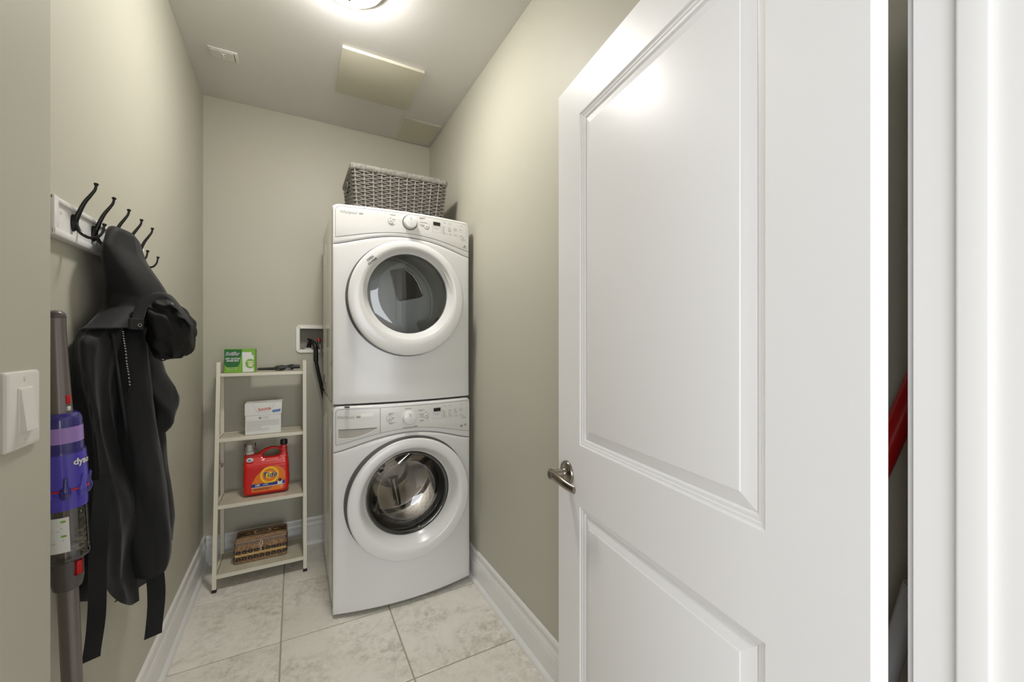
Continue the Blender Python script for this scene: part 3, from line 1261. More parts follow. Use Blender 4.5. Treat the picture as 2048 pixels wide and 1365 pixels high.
finish('cloth_picture', bm, m_wcard, body, smooth=False)
bm = B()
poly(bm, arc(.121, .050, .023, .027, 0, 360, 30)[:-1], GS2)
finish('round_badge', bm, m_green, body, smooth=False)
bm = B()
for k, (a, b, wd) in enumerate(((.108, .058, .028), (.112, .048, .026), (.112, .040, .022), (.114, .033, .018))):
    poly(bm, [(a, b), (a + wd, b), (a + wd, b + .006), (a, b + .006)], GS3)
finish('badge_print', bm, m_wcard, body, smooth=False)
bm = B()
poly(bm, arc(.1205, .052, .004, .009, 0, 360, 12)[:-1], lambda a, b: Vector((GX0 + a, GY0 - .0015, z0 + b)))
finish('badge_mark', bm, m_yel, body, smooth=False)
bm = B()
poly(bm, [(.016, .017), (.056, .018), (.058, .031), (.014, .030)], GS2)
finish('count_field', bm, m_lgreen, body, smooth=False)
bm = B()
for k in range(7):
    poly(bm, [(.019 + .005 * k, .021), (.0225 + .005 * k, .021), (.0225 + .005 * k, .027), (.019 + .005 * k, .027)], GS3)
finish('count_print', bm, m_dgreen, body, smooth=False)
letter('logo_outline', 'Swiffer', .0250, lambda a, b: GS2(.037 + a, .106 + b), m_wcard, body, shear=.35, bold=.0016, sx=.78, space=1.14)
letter('logo', 'Swiffer', .0250, lambda a, b: GS3(.037 + a, .106 + b), m_navy, body, shear=.35, bold=.0001, sx=.78, space=1.14)
letter('lettering', 'DRY CLOTHS', .0125, lambda a, b: GS3(.039 + a, .079 + b), m_wcard, body, bold=.0004, sx=.88)
letter('lettering', 'LINGES SECS', .0125, lambda a, b: GS3(.039 + a, .067 + b), m_wcard, body, bold=.0004, sx=.82)

# ------------------------------------------------------------------ black vacuum attachment on the top shelf
z0 = SHELF_Z[0] + .0012
ty = 2.792
r = root('vacuum_attachment', (-.06, ty, z0), 'black combination brush and crevice vacuum tool lying on the top shelf', 'vacuum tool')
bm = B()
rg = []
for (x, hw, hh) in ((-.19, .010, .007), (-.150, .011, .0075), (-.11, .012, .009), (-.098, .0135, .010)):
    rg.append([Vector((x, ty + hw * math.cos(a), z0 + .0135 + hh * math.sin(a))) for a in [2 * PI * k / 14 for k in range(14)]])
skin(bm, rg, True, True, True)
finish('crevice_nozzle', bm, m_black, r)
bm = B()
rg = []
for (x, hw, hh, zc) in ((-.104, .017, .012, .015), (-.090, .020, .0155, .0165), (-.066, .021, .0165, .0175), (-.050, .017, .013, .018), (-.040, .014, .0125, .019), (-.026, .018, .0165, .020), (-.012, .020, .0175, .0205), (-.006, .020, .0175, .0205)):
    rg.append([Vector((x, ty + hw * math.cos(a), z0 + zc + hh * math.sin(a))) for a in [2 * PI * k / 18 for k in range(18)]])
skin(bm, rg, True, True, True)
bd = finish('tool_body', bm, m_black, r)
bm = B()
for k in range(5):
    tube(bm, [(-.106, ty - .016 + .002 * k, z0 + .006 + .005 * k), (-.078, ty - .0215 + .001 * k, z0 + .006 + .0055 * k)], .0012, 6)
finish('brush_slots', bm, m_grey, bd)
bm = B()
obox(bm, (-.034, ty - .018, z0 + .013), (1, 0, 0), (0, 1, 0), (0, 0, 1), .014, .002, .004, .0018, 2)
finish('release_tab', bm, m_grey, bd)
bm = B()
rg = []
for (x, rr_) in ((-.008, .0125), (.0, .0115), (.028, .0115), (.029, .009)):
    rg.append([Vector((x, ty + rr_ * math.cos(a), z0 + .0225 + rr_ * math.sin(a))) for a in [2 * PI * k / 18 for k in range(18)]])
skin(bm, rg, True, True, True)
finish('neck', bm, m_black, r)

# ------------------------------------------------------------------ white carton of dryer sheets
z0 = SHELF_Z[1] + .0012
X0, X1, Y0, Y1, ZT = -.243, -.069, 2.700, 2.792, z0 + .176
r = root('dryer_sheet_carton', ((X0 + X1) / 2, (Y0 + Y1) / 2, z0), 'white lidded cardboard carton of dryer sheets on the second shelf', 'box')
bm = B()
box(bm, X0, X1, Y0, Y1, z0, z0 + .112, .001, 1)
lower = finish('carton', bm, m_wcard, r)
bm = B()
rg = []
for z, e in ((z0 + .108, .0012), (z0 + .1085, .0018), (ZT - .001, .0016), (ZT, .0006)):
    rg.append([Vector(p) for p in ((X0 - e, Y0 - e, z), (X1 + e + (z - z0 - .108) * .06, Y0 - e, z), (X1 + e + (z - z0 - .108) * .10, Y1 + e, z + (z - z0 - .108) * .04), (X0 - e, Y1 + e, z))])
skin(bm, rg, True, True, True)
lid = finish('lid', bm, m_wcard, r, smooth=False)
QS = lambda a, b: Vector((X0 + a, Y0 - .0024, z0 + b))
m_bred = M('red_print', rgb(196, 62, 52), .4)
m_bblue = M('blue_print', rgb(92, 124, 178), .4)
m_pinkish = M('pale_pink_print', rgb(240, 214, 206), .4)
letter('logo_outline', 'bounce', .0270, lambda a, b: QS(.093 + a, .142 + b), m_pinkish, lid, bold=.0016, sx=.76, rot=.10)
letter('logo', 'bounce', .0270, lambda a, b: QS(.093 + a, .142 + b) + Vector((0, -.0004, 0)), m_bred, lid, bold=.0003, sx=.76, rot=.10)
letter('logo', 'bounce', .0250, lambda a, b: Vector((X0 + .066 + a * .9, Y0 + .045 + b, ZT + .0010 + .0004 * b / .02)), m_bred, lid, bold=.0003)
bm = B()
poly(bm, [(.130, .118), (.171, .122), (.172, .137), (.131, .133)], QS)
finish('blue_field', bm, m_bblue, lid, smooth=False)
bm = B()
m_ln = M('pale_grey_print', rgb(178, 174, 168), .5)
for (a, b, c_, d_) in ((.034, .172, .060, .122), (.146, .172, .126, .140), (.060, .122, .120, .125)):
    dx, dz = c_ - a, d_ - b
    l_ = math.hypot(dx, dz)
    nx, nz = -dz / l_ * .0006, dx / l_ * .0006
    poly(bm, [(a + nx, b + nz), (c_ + nx, d_ + nz), (c_ - nx, d_ - nz), (a - nx, b - nz)], QS)
finish('fold_lines', bm, m_ln, lid, smooth=False)
QL = lambda a, b: Vector((X0 + a, Y0 - .0004, z0 + b))
bm = B()
rr = random.Random(2)
for k in range(9):
    b = .074 - .0066 * k
    e_ = .165 - (.0 if k < 5 else .05 + .04 * rr.random())
    poly(bm, [(.006, b), (e_, b), (e_, b + .0019), (.006, b + .0019)], QL)
for k in range(2):
    poly(bm, [(.084, .094 - .007 * k), (.112, .094 - .007 * k), (.112, .096 - .007 * k), (.084, .096 - .007 * k)], QL)
finish('small_print', bm, m_ln, lower, smooth=False)
bm = B()
skin(bm, [[QL(.071 + rr_ * math.cos(q * PI / 10), .091 + rr_ * math.sin(q * PI / 10)) for q in range(20)] for rr_ in (.0062, .0026)])
finish('ring_mark', bm, M('dark_teal_print', rgb(70, 92, 96), .4), lower, smooth=False)

# ------------------------------------------------------------------ red detergent jug
z0 = SHELF_Z[2] + .0012
JY = 2.735      # middle of its thickness
r = root('detergent_jug', (-.14, JY, z0), 'red plastic laundry detergent jug with orange label on the third shelf', 'jug')
m_jug = M('red_jug_plastic', rgb(212, 24, 18), .28, coat=.2)
ZB = z0
outl = [(-.246, ZB + .004), (-.236, ZB), (-.14, ZB), (-.046, ZB), (-.034, ZB + .006), (-.026, ZB + .030), (-.0235, ZB + .075), (-.028, ZB + .160), (-.034, ZB + .215), (-.0385, ZB + .272),
        (-.0715, ZB + .274), (-.0745, ZB + .255), (-.092, ZB + .2635), (-.120, ZB + .2665), (-.148, ZB + .2595), (-.168, ZB + .2465), (-.180, ZB + .236), (-.198, ZB + .234), (-.252, ZB + .234),
        (-.2545, ZB + .150), (-.2575, ZB + .070), (-.2535, ZB + .016)]
hole = [(-.0765, ZB + .222), (-.0765, ZB + .235), (-.088, ZB + .243), (-.110, ZB + .247), (-.132, ZB + .242), (-.149, ZB + .232), (-.1575, ZB + .217), (-.151, ZB + .210), (-.122, ZB + .2105), (-.086, ZB + .212)]


def inpoly(P_, x, z):
    c_ = False
    for i in range(len(P_)):
        (x1, z1), (x2, z2) = P_[i], P_[i - 1]
        if (z1 > z) != (z2 > z) and x < (x2 - x1) * (z - z1) / (z2 - z1) + x1:
            c_ = not c_
    return c_


def jug_half(z):
    """half thickness of the jug: full at the belly, slim at the handle"""
    t = (z - ZB) / .27
    if t < .05:
        return .040 + .010 * (t / .05)
    if t < .62:
        return .050
    if t < .80:
        return .050 - .034 * ((t - .62) / .18)
    return .016


def dense(P_, step=.006, closed=True):
    o_ = []
    n_ = len(P_)
    for i in range(n_ if closed else n_ - 1):
        a, b = Vector(P_[i]), Vector(P_[(i + 1) % n_])
        k = max(1, int((b - a).length / step))
        o_ += [a.lerp(b, q / k) for q in range(k)]
    return [(p.x, p.y) for p in o_]


# mask volume -> voxel style hull would be coarse, so loft: grid of columns clipped to the outline, inflated towards the rim
bm = B()
cell = .0030
gx0, gz0 = -.262, ZB - .0015
NX, NZ = 82, 94
OUT = dense(outl, .003)
HOL = dense(hole, .003)


def edge_dist(x, z):
    d_ = min((x - a) ** 2 + (z - b) ** 2 for a, b in OUT)
    d_ = min(d_, min((x - a) ** 2 + (z - b) ** 2 for a, b in HOL))
    return math.sqrt(d_)


dist = {}
for i in range(NX):
    for j in range(NZ):
        x, z = gx0 + i * cell, gz0 + j * cell
        if inpoly(outl, x, z) and not inpoly(hole, x, z):
            dist[(i, j)] = edge_dist(x, z)


def allpts():
    return OUT, HOL


# triangulate the outline-with-hole region on each face with an inset ladder
fv = {}


def jugy(x, z, d_):
    h_ = jug_half(z)
    rr_ = min(h_, .022 if z < ZB + .2 else .013)
    return h_ - fillet(d_, rr_)


for s_ in (-1, 1):
    for (i, j), d_ in dist.items():
        x, z = gx0 + i * cell, gz0 + j * cell
        fv[(s_, i, j)] = bm.verts.new((x, JY + s_ * jugy(x, z, max(d_, .0006)), z))
    for (i, j) in dist:
        q_ = [(i, j), (i + 1, j), (i + 1, j + 1), (i, j + 1)]
        have = [k for k in q_ if k in dist]
        if len(have) >= 3:
            bm.faces.new([fv[(s_,) + k] for k in have])
# close the rim between the two faces
bnd = {}
for e in list(bm.edges):
    if len(e.link_faces) == 1:
        ks = tuple(sorted((round(v.co.x, 5), round(v.co.z, 5)) for v in e.verts))
        bnd.setdefault(ks, []).append(e)
for ks, es in bnd.items():
    if len(es) == 2:
        a, b = es
        v1, v2 = a.verts
        w1 = [v for v in b.verts if abs(v.co.x - v1.co.x) < 1e-5 and abs(v.co.z - v1.co.z) < 1e-5][0]
        w2 = [v for v in b.verts if v is not w1][0]
        try:
            bm.faces.new((v1, v2, w2, w1))
        except ValueError:
            pass
loose = [v for v in bm.verts if not v.link_faces]
bmesh.ops.delete(bm, geom=loose, context='VERTS')
for _ in range(3):
    bmesh.ops.smooth_vert(bm, verts=bm.verts, factor=.5, use_axis_x=True, use_axis_y=True, use_axis_z=True)
for v in bm.verts:
    v.co.z = max(v.co.z, ZB)
jug = finish('jug_body', bm, m_jug, r, angle=80)
bm = B()
lathe(bm, [(0, ZB + .270), (.0190, ZB + .270), (.0192, ZB + .276), (.0185, ZB + .294), (.0170, ZB + .296), (0, ZB + .296)], 28, (-.0555, JY, 0))
finish('fill_cap', bm, M('dark_navy_cap', rgb(20, 22, 34), .35), r)
bm = B()
lathe(bm, [(0, ZB + .232), (.0235, ZB + .232), (.0235, ZB + .247), (.021, ZB + .249), (.016, ZB + .250), (.0155, ZB + .262), (.014, ZB + .264), (.0135, ZB + .280), (.011, ZB + .284), (0, ZB + .284)], 26, (-.224, JY, 0))
finish('spout_tap', bm, m_plate, r)
bm = B()
lathe(bm, [(.0285, ZB + .234), (.0292, ZB + .240), (.0285, ZB + .289), (.026, ZB + .2915), (0, ZB + .2915)], 30, (-.222, JY, 0))
finish('measuring_cup', bm, glass_mat('clear_cup_plastic', (0.985, .985, .985, 1), -.045), r)
JF = JY - .0506
m_or = M('label_orange', rgb(240, 124, 22), .35)
m_ylw = M('label_yellow', rgb(252, 212, 20), .35)
m_blu = M('label_blue', rgb(28, 48, 132), .35)
m_tide = M('label_navy', rgb(22, 30, 62), .35)


def JS(k):
    return lambda a, b: Vector((a, JF - .0006 * k, b + ZB - .427))


bm = B()
poly(bm, [(-.212, .452), (-.060, .450), (-.0485, .500), (-.0485, .545), (-.058, .568), (-.084, .587), (-.120, .5885), (-.157, .572), (-.189, .542), (-.211, .500)], JS(1), .0006, (0, 1, 0))
lab = finish('label', bm, m_or, jug, smooth=False)
bm = B()
skin(bm, [[JS(2)(-.1255 + q_ * math.cos(k * PI / 24), .5395 + q_ * 1.04 * math.sin(k * PI / 24)) for k in range(48)] for q_ in (.0455, .0355)])
finish('target_ring', bm, m_ylw, lab, smooth=False)
bm = B()
poly(bm, arc(-.1255, .5395, .019, .020, 0, 360, 30)[:-1], JS(2))
finish('target_centre', bm, m_ylw, lab, smooth=False)
bm = B()
poly(bm, [(-.213, .478), (-.0505, .480), (-.0485, .501), (-.112, .4955), (-.150, .4955), (-.2125, .4975)], JS(3))
finish('blue_band', bm, m_blu, lab, smooth=False)
bm = B()
poly(bm, [(-.213, .4755), (-.0505, .4775), (-.0505, .4805), (-.213, .4785)], JS(4))
poly(bm, [(-.086, .480), (-.062, .481), (-.062, .503), (-.075, .501), (-.086, .499)], JS(4))
finish('white_band', bm, m_wcard, lab, smooth=False)
bm = B()
poly(bm, arc(-.0735, .5045, .009, .009, 0, 360, 18)[:-1], JS(5))
poly(bm, [(-.205, .4605), (-.125, .4605), (-.125, .4635), (-.205, .4635)], JS(2))
poly(bm, [(-.205, .4675), (-.115, .4675), (-.115, .4700), (-.205, .4700)], JS(2))
finish('small_print', bm, m_tide, lab, smooth=False)
bm = B()
poly(bm, [(-.160, .486), (-.130, .4865), (-.130, .4885), (-.160, .488)], JS(5))
poly(bm, [(-.152, .490), (-.136, .4905), (-.136, .4925), (-.152, .492)], JS(5))
poly(bm, [(-.071, .466), (-.064, .466), (-.064, .471), (-.071, .471)], JS(3))
finish('small_white_print', bm, m_wcard, lab, smooth=False)['kind'] = 'stuff'
letter('logo_outline', 'Tide', .0440, lambda a, b: JS(4)(-.1255 + a, .540 + b), m_wcard, lab, shear=.28, bold=.0018, sx=.84, space=1.08, rot=.05)
letter('logo', 'Tide', .0440, lambda a, b: JS(5)(-.1255 + a, .540 + b), m_tide, lab, shear=.28, bold=.0006, sx=.84, space=1.08, rot=.05)
letter('lettering', '100', .0155, lambda a, b: JS(5)(-.184 + a, .4885 + b), m_wcard, lab, bold=.0006)
bm = B()
poly(bm, arc(-.2205, .632, .0165, .0115, 0, 360, 24)[:-1], lambda a, b: Vector((a, JY - .0300 - .0 * b, b + ZB - .427)), .012, (0, -1, 0))
finish('round_sticker', bm, m_wcard, jug, smooth=False)
bm = B()
poly(bm, arc(-.2225, .631, .0085, .0055, 0, 360, 18)[:-1], lambda a, b: Vector((a, JY - .0426, b + ZB - .427)))
finish('sticker_print', bm, m_bblue, jug, smooth=False)

# ------------------------------------------------------------------ woven box on the lowest shelf
z0 = SHELF_Z[3] + .0012
WX0, WX1, WY0, WY1 = -.286, -.043, 2.655, 2.812
r = root('woven_box', ((WX0 + WX1) / 2, (WY0 + WY1) / 2, z0), 'brown woven reed box with dark bands and a lid on the bottom shelf', 'box')
m_reed = M('woven_reed', rgb(184, 150, 112), .65, noise_col=(90, rgb(140, 106, 76), .4, .62), bump=(120, .5, .002))
m_reedd = M('dark_reed', rgb(42, 30, 26), .6)
m_reedy = M('yellow_reed', rgb(206, 168, 62), .6)
m_reedp = M('pale_pink_reed', rgb(216, 190, 166), .6)
bm = B()
box(bm, WX0, WX1, WY0, WY1, z0, z0 + .098, .006, 2)
body = finish('box_body', bm, m_reed, r)


def coil(bm, z, off, rad, amp=.0, seg=40):
    pts = []
    P_ = dense(rrect(WX0 - off, WX1 + off, WY0 - off, WY1 + off, .008, 4), .006)
    for i, (x, y) in enumerate(P_):
        pts.append(Vector((x, y, z + amp * (1 if i % 2 else -1))))
    tube(bm, pts, rad, 5, closed=True)


bm = B()
for k in range(12):
    coil(bm, z0 + .006 + .0082 * k, .0008, .0036, .0006)
o = finish('reed_coils', bm, m_reed, body, angle=80)
o['kind'] = 'stuff'
rr = random.Random(9)
for zc in (.026, .062):
    bm = B()
    x = WX0 + .004
    while x < WX1 - .012:
        wd = .024
        a_ = [(x, zc - .003), (x + .006, zc - .0075), (x + wd - .006, zc - .0075), (x + wd, zc - .003), (x + wd, zc + .003), (x + wd - .006, zc + .0075), (x + .006, zc + .0075), (x, zc + .003)]
        poly(bm, a_, lambda a, b: Vector((a, WY0 - .0066, z0 + b)), .003, (0, 1, 0))
        x += .0275
    y = WY0 + .004
    while y < WY1 - .02:
        poly(bm, [(y, zc - .007), (y + .022, zc - .007), (y + .022, zc + .007), (y, zc + .007)], lambda a, b: Vector((WX0 - .0066, a, z0 + b)), .003, (1, 0, 0))
        poly(bm, [(y, zc - .007), (y + .022, zc - .007), (y + .022, zc + .007), (y, zc + .007)], lambda a, b: Vector((WX1 + .0066, a, z0 + b)), .003, (-1, 0, 0))
        y += .0275
    finish('dark_band', bm, m_reedd, body, smooth=False)
bm = B()
x = WX0 + .004
while x < WX1 - .012:
    for zc in (.026, .062):
        poly(bm, arc(x + .012, zc, .0026, .0018, 0, 360, 6)[:-1], lambda a, b: Vector((a, WY0 - .0070, z0 + b)))
    x += .0275
finish('pale_knots', bm, m_reedp, body, smooth=False)['kind'] = 'stuff'
bm = B()
for zc, amp in ((.041, .0016), (.051, .0016)):
    tube(bm, [Vector((WX0 + (WX1 - WX0) * k / 60, WY0 - .0062, z0 + zc + amp * math.sin(k * .9))) for k in range(61)], .0017, 5)
finish('yellow_strand', bm, m_reedy, body)
bm = B()
tube(bm, [Vector((WX0 + (WX1 - WX0) * k / 60, WY0 - .0056, z0 + .046 + .001 * math.sin(k * 1.7))) for k in range(61)], .0028, 5)
finish('pale_strand', bm, m_reedp, body)
# lid, a little domed, with a stitched front edge and an oval motif
ZL = z0 + .098
bm = B()
rg = []
for (z, e) in ((ZL + .001, -.001), (ZL + .002, .003), (ZL + .013, .003), (ZL + .018, -.002), (ZL + .022, -.02), (ZL + .0235, -.05)):
    rg.append([Vector((x, y, z)) for x, y in rrect(WX0 - e, WX1 + e, WY0 - e, WY1 + e, .010, 4)])
skin(bm, rg, True, True, True)
lid = finish('lid', bm, m_reed, r, angle=50)
bm = B()
for k in range(30):
    x = WX0 + .006 + (WX1 - WX0 - .012) * k / 29
    tube(bm, [(x - .001, WY0 - .0045, ZL + .003), (x + .0005, WY0 - .0035, ZL + .015), (x + .003, WY0 + .009, ZL + .0215)], .0017, 5)
finish('stitching', bm, m_reedp, lid)
bm = B()
poly(bm, [(WX0 + .002, WY0 + .001), (WX1 - .002, WY0 + .001), (WX1 - .004, WY0 + .010), (WX0 + .004, WY0 + .010)], lambda a, b: Vector((a, b, ZL + .0195 + (b - WY0) * .12)))
box(bm, WX0 - .002, WX1 + .002, WY0 - .0036, WY0 - .003, ZL + .002, ZL + .0155)
finish('dark_hem', bm, m_reedd, lid, smooth=False)
cxl, cyl = (WX0 + WX1) / 2 + .002, WY0 + .085
bm = B()
for k in range(36):
    a = 2 * PI * k / 36
    for (q0, q1) in ((.030, .042),):
        tube(bm, [(cxl + q0 * math.cos(a) * 1.05, cyl + q0 * .95 * math.sin(a), ZL + .0252), (cxl + q1 * math.cos(a) * 1.05, cyl + q1 * .95 * math.sin(a), ZL + .0248)], .0013, 4)
finish('oval_stitching', bm, m_reedp, lid)
bm = B()
skin(bm, [[Vector((cxl + q_ * 1.05 * math.cos(2 * PI * k / 36), cyl + q_ * .95 * math.sin(2 * PI * k / 36), z)) for k in range(36)] for q_, z in ((.044, ZL + .0236), (.043, ZL + .0248), (.028, ZL + .0252), (.027, ZL + .0236))])
finish('oval_motif', bm, m_reedd, lid)
for sg in (-1, 1):
    bm = B()
    for q_ in (-.014, .014):
        tube(bm, smoothpts([(cxl + sg * .046, cyl + q_ * .5, ZL + .0245), (cxl + sg * .07, cyl + q_ * 1.1, ZL + .0245), (cxl + sg * .10, cyl + q_ * .8, ZL + .0235), (cxl + sg * .118, cyl + q_ * 1.2, ZL + .021)], 5), .0028, 5)
    mo = finish('dark_scroll', bm, m_reedd, lid)
    bm = B()
    tube(bm, [(cxl + sg * .052, cyl, ZL + .0248), (cxl + sg * .078, cyl, ZL + .0248)], .0032, 6)
    finish('yellow_strand', bm, m_reedy, mo)
bm = B()
tube(bm, smoothpts([(cxl - .002, WY0 - .006, ZL + .013), (cxl - .008, WY0 - .008, ZL - .002), (cxl - .003, WY0 - .008, ZL - .020), (cxl + .005, WY0 - .008, ZL - .006), (cxl + .002, WY0 - .006, ZL + .013)], 6), .0017, 6)
tube(bm, [(cxl - .003, WY0 - .0075, ZL - .018), (cxl - .003, WY0 - .0075, ZL - .042)], .0024, 6)
finish('toggle_loop', bm, m_metalwhite, lid)

# ------------------------------------------------------------------ laundry valve box and hoses on the back wall
r = root('laundry_outlet_box', (.12, YB, 1.22), 'white recessed laundry water outlet box in the back wall beside the dryer', 'outlet box')
bm = B()
o_ = rrect(.007, .235, 1.224, 1.403, .024, 6)
o2 = rrect(.009, .233, 1.226, 1.401, .023, 6)
i_ = rrect(HX0, HX1, HZ0, HZ1, .006, 6)
i2 = rrect(HX0 - .002, HX1 + .002, HZ0 - .002, HZ1 + .002, .007, 6)
skin(bm, [[Vector((x, YB, z)) for x, z in o_], [Vector((x, YB - .006, z)) for x, z in o_], [Vector((x, YB - .009, z)) for x, z in o2],
          [Vector((x, YB - .009, z)) for x, z in i2], [Vector((x, YB - .007, z)) for x, z in i_], [Vector((x, YB + .075, z)) for x, z in i_]])
fr = finish('frame', bm, m_plate, r, angle=40)
bm = B()
poly(bm, rrect(HX0, HX1, HZ0, HZ1, .006, 6), lambda a, b: Vector((a, YB + .075, b)))
finish('back_panel', bm, M('outlet_back_plastic', rgb(150, 144, 130), .5), r)
for k, (vx, mt) in enumerate(((.140, m_red), (.185, m_blu))):
    bm = B()
    tube(bm, [(vx, YB + .07, 1.305), (vx, YB + .02, 1.305)], .008, 12)
    tube(bm, [(vx, YB + .022, 1.300), (vx, YB + .022, 1.275)], .009, 12)
    v_ = finish('valve', bm, m_nickel, r)
    bm = B()
    box(bm, vx - .011, vx + .011, YB + .004, YB + .020, 1.300, 1.318, .003, 2)
    finish('valve_handle', bm, mt, v_)
bm = B()
lathe(bm, [(0, 1.2475), (.030, 1.2475), (.030, 1.254), (.021, 1.256), (.021, 1.250), (0, 1.250)], 24, (.083, YB + .035, 0))
finish('drain_collar', bm, m_plate, r)
r = root('drain_hose', (.10, YB - .02, .9), 'black drain hose hooked into the wall outlet box', 'hose')
pts = smoothpts([(.083, YB + .035, 1.252), (.084, YB + .033, 1.275), (.094, YB + .012, 1.293), (.110, YB - .022, 1.283), (.119, YB - .040, 1.255), (.1205, YB - .044, 1.20), (.121, YB - .045, 1.17)], 6)
bm = B()
tube(bm, pts, [.0135] * (len(pts) - 6) + [.0145] * 6, 14)
gd = finish('hook_guide', bm, m_black, r)
bm = B()
tube(bm, smoothpts([(.121, YB - .045, 1.175), (.130, YB - .046, 1.12), (.146, YB - .046, 1.04), (.164, YB - .047, .95), (.20, YB - .05, .80), (.26, YB - .055, .55), (.30, YB - .06, .30), (.32, YB - .075, .14)], 6), .0105, 12)
finish('hose', bm, m_rubber, r)
bm = B()
tube(bm, [(.078, YB + .02, 1.312), (.088, YB + .006, 1.306), (.100, YB - .006, 1.303)], .006, 8)
finish('hook_tip', bm, m_black, gd)
bm = B()
tube(bm, smoothpts([(.140, YB + .022, 1.280), (.141, YB - .010, 1.282), (.146, YB - .028, 1.262), (.156, YB - .034, 1.215), (.170, YB - .036, 1.16), (.20, YB - .04, 1.05), (.24, YB - .045, .85), (.27, YB - .06, .70)], 6), .0062, 10)
tag(finish('supply_hose', bm, M('braided_steel_hose', rgb(170, 166, 158), .35, metal=.8), origin=(.15, YB - .03, 1.2)), 'thin braided steel water hose below the red valve', 'hose')

# ------------------------------------------------------------------ coat rack on the left wall
RY0, RY1, RZ0, RZ1 = 1.218, 1.800, 1.527, 1.613
r = root('coat_rack', (XL, 1.52, 1.53), 'white wall rail with five dark double coat hooks', 'coat rack')
bm = B()
box(bm, XL, XL + .012, RY0, RY1, RZ0, RZ1, .001, 1)
bd = finish('back_board', bm, m_trim, r)
bm = B()
box(bm, XL + .011, XL + .019, RY0, RY0 + .020, RZ0, RZ1, .003, 2)
box(bm, XL + .011, XL + .019, RY1 - .020, RY1, RZ0, RZ1, .003, 2)
box(bm, XL + .011, XL + .018, RY0, RY1, RZ1 - .011, RZ1, .003, 2)
box(bm, XL + .011, XL + .021, RY0, RY1, RZ0, RZ0 + .017, .004, 2)
finish('border_moulding', bm, m_trim, r)
HY = [1.316 + .108 * k for k in range(5)]
for k in range(4):
    bm = B()
    box(bm, XL + .0115, XL + .0125, HY[k] + .022, HY[k] + .025, RZ0 + .016, RZ1 - .010)
    finish('groove', bm, M('board_joint_shade', rgb(150, 146, 136), .7) if k == 0 else bpy.data.materials['board_joint_shade'], bd, smooth=False)
for y in (RY0 + .045, RY1 - .030):
    bm = B()
    lathe(bm, [(.004, 0), (.0035, .0012), (0, .0014)], 14, (XL + .012, y, 1.585), (1, 0, 0))
    finish('screw', bm, m_plate, bd)
zc = 1.577
for y in HY:
    bm = B()
    rg = []
    for (dx, s_) in ((.012, 1.0), (.0145, 1.0), (.018, .86), (.021, .55)):
        rg.append([Vector((XL + dx, y + .0095 * s_ * math.cos(a), zc + .019 * s_ * math.sin(a) * (1.0 if math.sin(a) > 0 else 1.15))) for a in [2 * PI * q / 24 for q in range(24)]])
    skin(bm, rg, True, True, True)
    hk = finish('hook', bm, m_iron, r)
    bm = B()
    pts = smoothpts([(XL + .015, y, zc - .004), (XL + .022, y, zc + .020), (XL + .032, y, zc + .048), (XL + .043, y, zc + .068), (XL + .0505, y, zc + .082), (XL + .0525, y, zc + .093)], 5)
    n_ = len(pts)
    tube(bm, pts, [.0058 + (.0024 - .0058) * (i / (n_ - 1)) ** .7 for i in range(n_)], 10)
    lathe(bm, [(0, -.003), (.0032, -.002), (.0046, .001), (.0046, .003), (.003, .0046), (0, .005)], 14, (XL + .0525, y, zc + .094), (.12, 0, 1))
    finish('upper_prong', bm, m_iron, hk)
    bm = B()
    pts = smoothpts([(XL + .015, y, zc + .002), (XL + .024, y, zc - .020), (XL + .038, y, zc - .032), (XL + .053, y, zc - .031), (XL + .063, y, zc - .019), (XL + .0665, y, zc - .002)], 5)
    n_ = len(pts)
    tube(bm, pts, [.0055 + (.0022 - .0055) * (i / (n_ - 1)) ** .6 for i in range(n_)], 10)
    lathe(bm, [(0, -.003), (.003, -.002), (.0043, .001), (.0043, .003), (.0028, .0044), (0, .0048)], 14, (XL + .0668, y, zc + .000), (.2, 0, 1))
    finish('lower_prong', bm, m_iron, hk)

# ------------------------------------------------------------------ black hooded jacket
m_jk = M('black_shell_fabric', rgb(34, 34, 35), .74, spec=.22, sheen=.12, bump=(900, .10, .0005))
m_jk2 = M('black_hood_fabric', rgb(25, 25, 27), .7, spec=.25, sheen=.12, bump=(700, .12, .0005))
m_jkin = M('black_lining_fabric', rgb(20, 20, 21), .7, spec=.3)
r = root('hooded_jacket', (-.40, 1.5, 1.60), 'black hooded jacket hanging by its hood from the coat rack', 'jacket')


def lerp_tab(T, z):
    if z >= T[0][0]:
        return T[0][1:]
    for a, b in zip(T, T[1:]):
        if a[0] >= z >= b[0]:
            t = (a[0] - z) / (a[0] - b[0])
            return tuple(p + (q - p) * t for p, q in zip(a[1:], b[1:]))
    return T[-1][1:]


def sect(x0, x1, y0, y1, n_=2.6, N=96):
    o_ = []
    for i in range(N):
        a = 2 * PI * i / N
        c_, s_ = math.cos(a), math.sin(a)
        o_.append((a, Vector(((x0 + x1) / 2 + (x1 - x0) / 2 * math.copysign(abs(c_) ** (2 / n_), c_), (y0 + y1) / 2 + (y1 - y0) / 2 * math.copysign(abs(s_) ** (2 / n_), s_), 0))))
    return o_


def ridge(v):
    """sharp-crested fold profile in -1..1"""
    return 1 - 2 * abs(math.sin(v)) ** .75


XW = XL + .006
